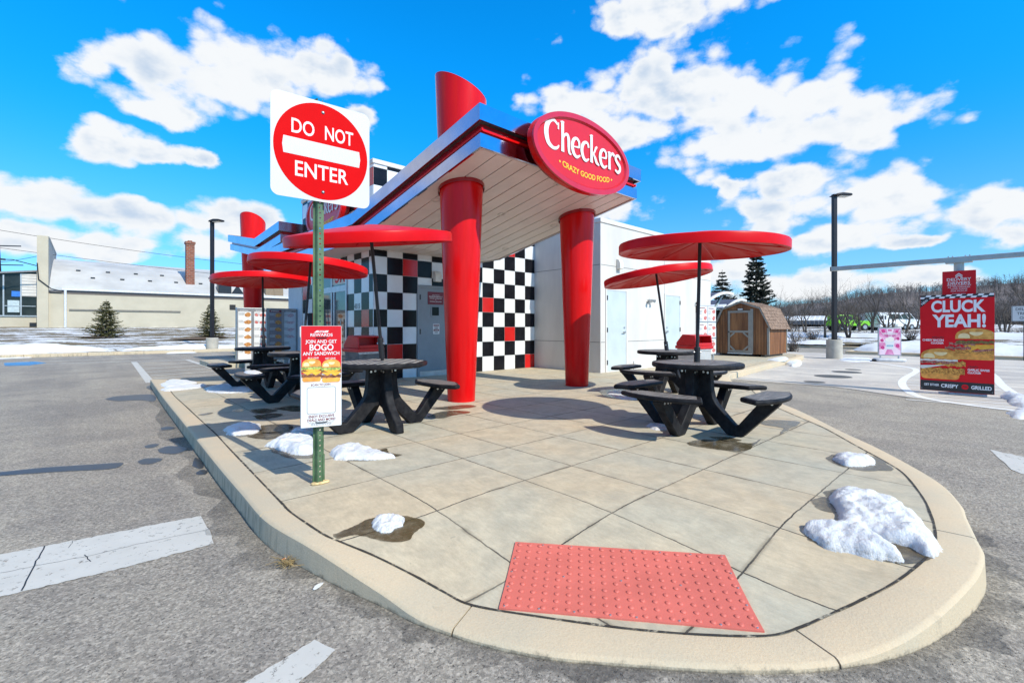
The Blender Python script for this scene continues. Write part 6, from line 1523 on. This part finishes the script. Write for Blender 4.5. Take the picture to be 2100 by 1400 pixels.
# ------------------------------------------------------------------ parked vehicles far beyond
TYRE = M('tyre_rubber', (.015, .015, .016), .8); CARGL = M('car_glass', (.02, .025, .03), .08, spec=.8); LAMPR = M('tail_lamp', (.35, .01, .01), .3)
def wheels(root, xs, r, w, track):
    for x in xs:
        for s in (-1, 1):
            b = MB(); b.tube([(x, s * track - w / 2, r), (x, s * track + w / 2, r)], r, 16); o = b.build('wheel', TYRE, root, bevel=.02); b = MB(); b.tube([(x, s * (track + w / 2) - .01, r), (x, s * (track + w / 2) + .012, r)], r * .58, 12); b.build('rim', GALV, o)
def profile_car(name, loc, rz, label, cat, group, col, body, cab, glass, wl, r, hw, snow=None, stripes=None):
    root = empty(name, loc, (0, 0, rz), label, cat, group); XZ = lambda a, c, t: (a, t, c)
    paint = M(name + '_paint', col, .25, var=.03, coat=.4)
    b = MB(); b.prism(body, XZ, -hw, hw); b.build('body', paint, root, bevel=.06, seg=2)
    b = MB(); b.prism(cab, XZ, -hw * .88, hw * .88); b.build('cabin', paint, root, bevel=.05, seg=2)
    for g in glass:
        for s in (-1, 1):
            b = MB(); b.prism(g, XZ, s * hw * .88 - .004 * s, s * hw * .895); b.build('window', CARGL, root)
    wheels(root, wl, r, .24, hw - .1)
    x1 = max(p[0] for p in body)
    for s in (-1, 1):
        b = MB(); b.box(x1 - .03, x1 + .012, s * hw * .75 - .12, s * hw * .75 + .12, r * 1.7, r * 1.7 + .16); b.build('headlight', LAMPW, root)
    if snow:
        b = MB()
        for q in snow: b.prism(q, XZ, -hw * .86, hw * .86)
        b.build('snow_cover', SNOW, root, bevel=.05)
    if stripes:
        b = MB()
        for x, w in stripes:
            b.face([(x, -hw - .006, .75), (x + w, -hw - .006, .75), (x + w - .12, -hw - .006, 1.75), (x - .12, -hw - .006, 1.75)]) if False else b.box(x, x + w, -hw * .9 - .02, -hw * .9 - .008, .95, 1.7)
        b.build('livery', BLACKP, root)
    return root
JB = [(-2.0, .55), (2.05, .55), (2.1, .80), (2.05, 1.12), (.75, 1.18), (.72, 1.2), (-2.0, 1.2)]
p = at_px(1738, 55); profile_car('off_roader', (p.x, p.y, p.z), R(-38), 'bright green boxy off-roader parked beyond the bare trees', 'car', 'vehicles parked beyond the lane', (.22, .62, .02), JB, [(-1.95, 1.15), (.72, 1.15), (.45, 1.82), (-1.92, 1.85)], [[(-1.85, 1.25), (-1.0, 1.25), (-1.0, 1.72), (-1.83, 1.74)], [(-.9, 1.25), (-.15, 1.25), (-.15, 1.72), (-.9, 1.72)], [(-.05, 1.25), (.55, 1.25), (.4, 1.72), (-.05, 1.72)]], (-1.35, 1.4), .42, .92)
VB_ = [(-2.5, .35), (2.45, .35), (2.55, .7), (2.4, 1.1), (1.65, 1.25), (-2.5, 1.25)]; VC = [(-2.48, 1.2), (1.65, 1.2), (.95, 2.05), (-2.45, 2.1)]
p = at_px(1797, 57); van = profile_car('white_van', (p.x, p.y, p.z), R(-142), 'white van nose to nose with the green off-roader', 'van', 'vehicles parked beyond the lane', (.72, .72, .73), VB_, VC, [[(.35, 1.3), (1.45, 1.3), (.9, 1.9), (.35, 1.9)], [(-.7, 1.32), (.2, 1.32), (.2, 1.9), (-.7, 1.9)]], (-1.7, 1.7), .36, .98, stripes=[(-2.2, .35), (-1.6, .2)])
for k, (px, d, lab) in enumerate(((1818, 56, 'second white van in the row, with dark livery'), (1829, 56.5, 'third white van in the row, partly hidden'), (1839, 57, 'last white van in the row, left of the advert board'))):
    p = at_px(px, d); copy_tree(van, loc=(p.x, p.y, p.z), rz=R(-25 - 8 * k), label=lab)
SB = [(-2.2, .32), (2.15, .32), (2.25, .6), (2.1, .85), (1.2, .98), (-1.75, 1.0), (-2.2, .92)]; SCB = [(-1.7, .95), (1.1, .95), (.35, 1.42), (-1.0, 1.45)]
p = at_px(1612, 74); sed = profile_car('snowy_car', (p.x, p.y, p.z + .2), R(10), 'snow-topped dark car at the left end of the parked row, next to the shed', 'car', 'snow-covered cars in the far car park', (.16, .16, .17), SB, SCB, [[(-1.35, 1.02), (-.4, 1.02), (-.4, 1.38), (-.95, 1.38)], [(-.3, 1.02), (.85, 1.02), (.3, 1.36), (-.3, 1.38)]], (-1.35, 1.4), .33, .9,
                  snow=[[(-1.1, 1.42), (.5, 1.38), (.35, 1.64), (-.95, 1.68)], [(.5, 1.40), (1.1, 1.0), (1.2, 1.1), (.55, 1.5)], [(-1.75, 1.0), (-1.1, 1.42), (-1.2, 1.52), (-1.85, 1.1)], [(1.0, .985), (2.15, .86), (2.1, 1.0), (1.05, 1.16)], [(-2.15, .96), (-1.75, 1.01), (-1.75, 1.1), (-2.1, 1.06)]])
NTH = ['second', 'third', 'fourth', 'fifth', 'sixth', 'seventh', 'eighth', 'ninth']
for k in range(8):
    p = at_px(1623 + k * 10.2, 74 - k * .35); copy_tree(sed, loc=(p.x, p.y, p.z + .2), rz=R(10 - 2 * k), label='snow-topped dark car, %s from the shed in the far parked row' % NTH[k])

# ------------------------------------------------------------------ warehouse at left
RENDER = M('cream_render', (.475, .42, .32), .9, var=.07, scale=.5, bump=.2, bscale=20); RENDER2 = M('grey_render', (.36, .35, .33), .9, var=.15, scale=.6); SILVER = M('silver_roof_coating', (.52, .515, .50), .5, .1, var=.14, scale=.35); GUTW = M('white_gutter', (.62, .63, .65), .5)
def brick_mat():
    m = bpy.data.materials.new('chimney_brick'); nt, b = bsdf(m); v = nn(nt, 'ShaderNodeTexCoord').outputs['Object']
    sp = nn(nt, 'ShaderNodeSeparateXYZ'); nt.links.new(v, sp.inputs[0]); cb = nn(nt, 'ShaderNodeCombineXYZ'); nt.links.new(math_(nt, 'ADD', sp.outputs[0], sp.outputs[1]), cb.inputs[0]); nt.links.new(sp.outputs[2], cb.inputs[1])
    br = nn(nt, 'ShaderNodeTexBrick'); nt.links.new(cb.outputs[0], br.inputs['Vector']); br.inputs['Scale'].default_value = 1; br.inputs['Brick Width'].default_value = .42; br.inputs['Row Height'].default_value = .2; br.inputs['Mortar Size'].default_value = .022
    br.inputs['Color1'].default_value = (.17, .045, .022, 1); br.inputs['Color2'].default_value = (.28, .085, .045, 1); br.inputs['Mortar'].default_value = (.22, .17, .14, 1); nt.links.new(br.outputs[0], b.inputs['Base Color']); setin(b, 'Roughness', .9); return m
def warehouse():
    g = .95; root = empty('warehouse', (7, 61, g), label='long cream warehouse with a silver curved roof and a brick chimney, beyond the snowy verge', cat='warehouse')
    def wp(b, n, m, **k): return keep(b.build(n, m, **k), root)
    u0, u1, v0 = -2.7, 30, 61
    b = MB(); b.box(u0, u1, v0, v0 + 18, g - .6, 4.45); wp(b, 'wall', RENDER)
    prof_ = [(v0 + .35, 4.9)] + [(v0 + .35 + 1.2 * k, 4.9 + 3.7 * math.sin(min(1, k / 9) * math.pi / 2)) for k in range(1, 10)] + [(v0 + 18, 8.6), (v0 + 18, 4.4), (v0 + .35, 4.4)]
    b = MB(); b.prism(prof_, lambda a, c, t: (t, a, c), u0 + .05, u1); rf = wp(b, 'roof', SILVER, smooth=True, angle=20)
    b = MB()
    for k in range(9):
        for r, vv in ((0, 4.3), (1, 2.6)):
            u = u0 + 2.0 + k * 2.3 + r * 1.1; a = v0 + vv; t = (a - v0 - .35) / 10.8; z = 4.9 + 3.7 * math.sin(t * math.pi / 2); b.box(u - .17, u + .17, a - .12, a + .12, z - .05, z + .1)
    o = b.build('roof_vent', HARD); o.parent = rf; o.matrix_parent_inverse = Matrix.Identity(4)
    rf.matrix_parent_inverse = Matrix.Translation(-root.location)
    b = MB(); b.box(u0, u1, v0 + .05, v0 + .4, 4.45, 4.62); wp(b, 'dark_eaves', M('dark_eaves', (.10, .11, .13), .8))
    b = MB(); b.box(u0 + .9, u1, v0 - .16, v0 + .04, 4.62, 4.80); wp(b, 'gutter', GUTW, bevel=.03)
    b = MB(); b.box(u0, u1, v0 - .02, v0 - .001, 4.28, 4.45); wp(b, 'eaves_board', M('brown_board', (.12, .10, .085), .8))  # dark brown board along the top of the wall
    for u in (u0 + 1.15, 19.0):
        b = MB(); b.tube([(u, v0 - .1, 4.62), (u, v0 - .1, g + .1)], .10, 10); wp(b, 'downpipe', GUTW, smooth=True)
    b = MB(); b.box(u0 + 1.4, 7.4, v0 - .10, v0 - .001, 2.72, 2.86); wp(b, 'wall_rail', M('dark_rail', (.19, .175, .15), .8))
    b = MB(); b.box(u0 - .72, u0 + .02, v0 - .35, v0 + .35, g - .6, 9.55); wp(b, 'end_pier', RENDER)
    b = MB(); b.box(u0 - .7, u0 + .04, v0 + .36, v0 + 14, g - .6, 9.5); b.box(u0 - .75, u0 + .07, v0 + .36, v0 + 14.1, 9.5, 9.62); wp(b, 'end_parapet', RENDER2)
    b = MB(); b.box(12.0, 12.6, v0 - .03, v0 - .002, 3.1, 3.7); wp(b, 'wall_opening', DARKGAP); b = MB(); b.box(19.6, 21.4, v0 - .03, v0 - .002, 2.2, 4.0); wp(b, 'wall_opening', DARKGAP)
    b = MB(); b.box(8.2, 9.0, v0 + 2.3, v0 + 3.1, 4.8, 10.75); b.box(8.12, 9.08, v0 + 2.22, v0 + 3.18, 10.55, 10.8); b.box(8.4, 8.8, v0 + 2.5, v0 + 2.9, 10.8, 10.95); ch = b.build('chimney', brick_mat()); keep(ch, root)
    for (a, c, z1, mt, nm) in ((11.0, 12.3, 6.3, HARD, 'air_conditioner'), (15.9, 17.9, 5.9, M('brown_louvre', (.23, .17, .11), .7), 'roof_unit')):
        b = MB(); b.box(a, c, v0 + .5, v0 + 1.6, 4.85, z1); 
        if nm == 'roof_unit': b.box(a + .9, a + 1.1, v0 + .46, v0 + .5, 4.85, z1 + .05)
        wp(b, nm, mt, bevel=.04)
    b = MB(); b.prism([(12.3, 5.0), (13.6, 5.0), (12.9, 6.0)], lambda a, c, t: (a, t, c), v0 + .5, v0 + .7); b.prism([(13.5, 5.0), (14.8, 5.0), (14.1, 6.0)], lambda a, c, t: (a, t, c), v0 + .5, v0 + .7); wp(b, 'roof_frame', HARD)
    b = MB(); b.tube([(u0 - .7, v0 - .4, 7.0), (u0 - .6, v0 - .4, 5.5), (u0 + .2, v0 - .4, 4.7), (u0 + .9, v0 - .2, 4.5)], .05, 6); b.tube([(u0 - .75, v0 - .3, 6.75), (u0 - 2.2, v0 - .9, 7.1), (u0 - 2.7, v0 - 1.1, 7.05)], .04, 6); b.box(u0 - 3.3, u0 - 2.6, v0 - 1.2, v0 - 1.0, 6.98, 7.12); wp(b, 'cable_and_wall_light', HARD)
warehouse()
def garage():
    g = .95; root = empty('glazed_garage', (-9, 62.6, g), label='glass-fronted garage with white siding at the far left edge', cat='garage'); v = 62.5
    def wp(b, n, m, **k): return keep(b.build(n, m, **k), root)
    u0, u1 = -16, -3.42
    b = MB(); b.box(u0, u1, v, v + 9, g - .6, 2.15); b.box(u0, u1, v + 3, v + 9, 2.15, 5.6); wp(b, 'wall', RENDER)
    b = MB(); b.prism([(u0, 4.6), (u1, 6.35), (u1, 6.5), (u0, 4.75)], lambda a, c, t: (a, t, c), v - .25, v + 9); wp(b, 'roof', M('grey_garage_roof', (.20, .21, .22), .7))
    gl = MB(); gl.face([(u0, v + .05, 2.15), (u1, v + .05, 2.15), (u1, v + .05, 6.35), (u0, v + .05, 4.6)]); wp(gl, 'glazing', M('garage_glass', (.02, .025, .027), .08, var=.6, scale=.4, spec=.3))
    b = MB(); b.box(-4.5, u1, v - .05, v + .04, 4.0, 6.1)
    w = wp(b, 'siding', STUCCO)
    b = MB()
    for k in range(8): b.box(-4.5, u1, v - .065, v - .05, 4.05 + k * .27, 4.07 + k * .27)
    o = b.build('siding_line', GREYP); keep(o, root)
    b = MB()
    for u in (-4.55, -5.65, -8, -11): b.box(u - .05, u + .05, v - .08, v + .06, 2.15, 6.1 if u > -5 else 5.9)
    b.box(u0, u1, v - .1, v + .06, 2.10, 2.22); b.box(-5.6, -3.6, v - .06, v + .06, 3.05, 3.12); wp(b, 'glazing_bar', GALV)
    b = MB(); b.box(-5.4, -4.65, v - .03, v + .02, 2.5, 3.6); wp(b, 'inner_door', M('pale_shutter', (.42, .5, .52), .5))
    b = MB(); b.box(-5.15, -4.6, v - .04, v + .02, 3.95, 4.45); wp(b, 'blue_notice', M('blue_print', (.03, .16, .55), .4)); b = MB(); b.box(-4.0, -3.5, v - .12, v - .0, 1.1, 1.55); wp(b, 'wall_grille', HARD)
garage()
# ------------------------------------------------------------------ utility pole and wires
def wire(a, c, sag, label):
    a, c = Vector(a), Vector(c); b = MB(); b.tube([a.lerp(c, t / 20) - Vector((0, 0, sag * 4 * (t / 20) * (1 - t / 20))) for t in range(21)], .022, 5, cap=False); tag(b.build('overhead_wire', HARD), label, 'wire', 'overhead wires at left')
def wpt(px, py, d): return EYE + ray(px, py) * d
wire(wpt(-60, 462, 46), wpt(560, 548, 60), .3, 'top overhead wire crossing above the warehouse chimney'); wire(wpt(-60, 500, 45), wpt(520, 570, 58), .15, 'middle overhead wire crossing in front of the warehouse roof'); wire(wpt(-80, 540, 44), wpt(82, 524, 43.4), .25, 'lowest wire, ending at the warehouse pier')
b = MB(); q = wpt(2, 560, 60); root = empty('utility_pole', (q.x, q.y, .9), label='dark leaning utility pole at the far left edge above the garage', cat='utility pole'); b.tube([(.2, 0, 0), (-.25, -.1, 11.5)], [.17, .13], 8); b.build('pole', HARD, root); b = MB(); b.bar((-1.6, 0, 10.6), (1.8, 0, 10.9), .12, .14); b.bar((-1.2, 0, 8.2), (2.0, 0, 8.4), .1, .12); b.build('cross_arm', HARD, root)
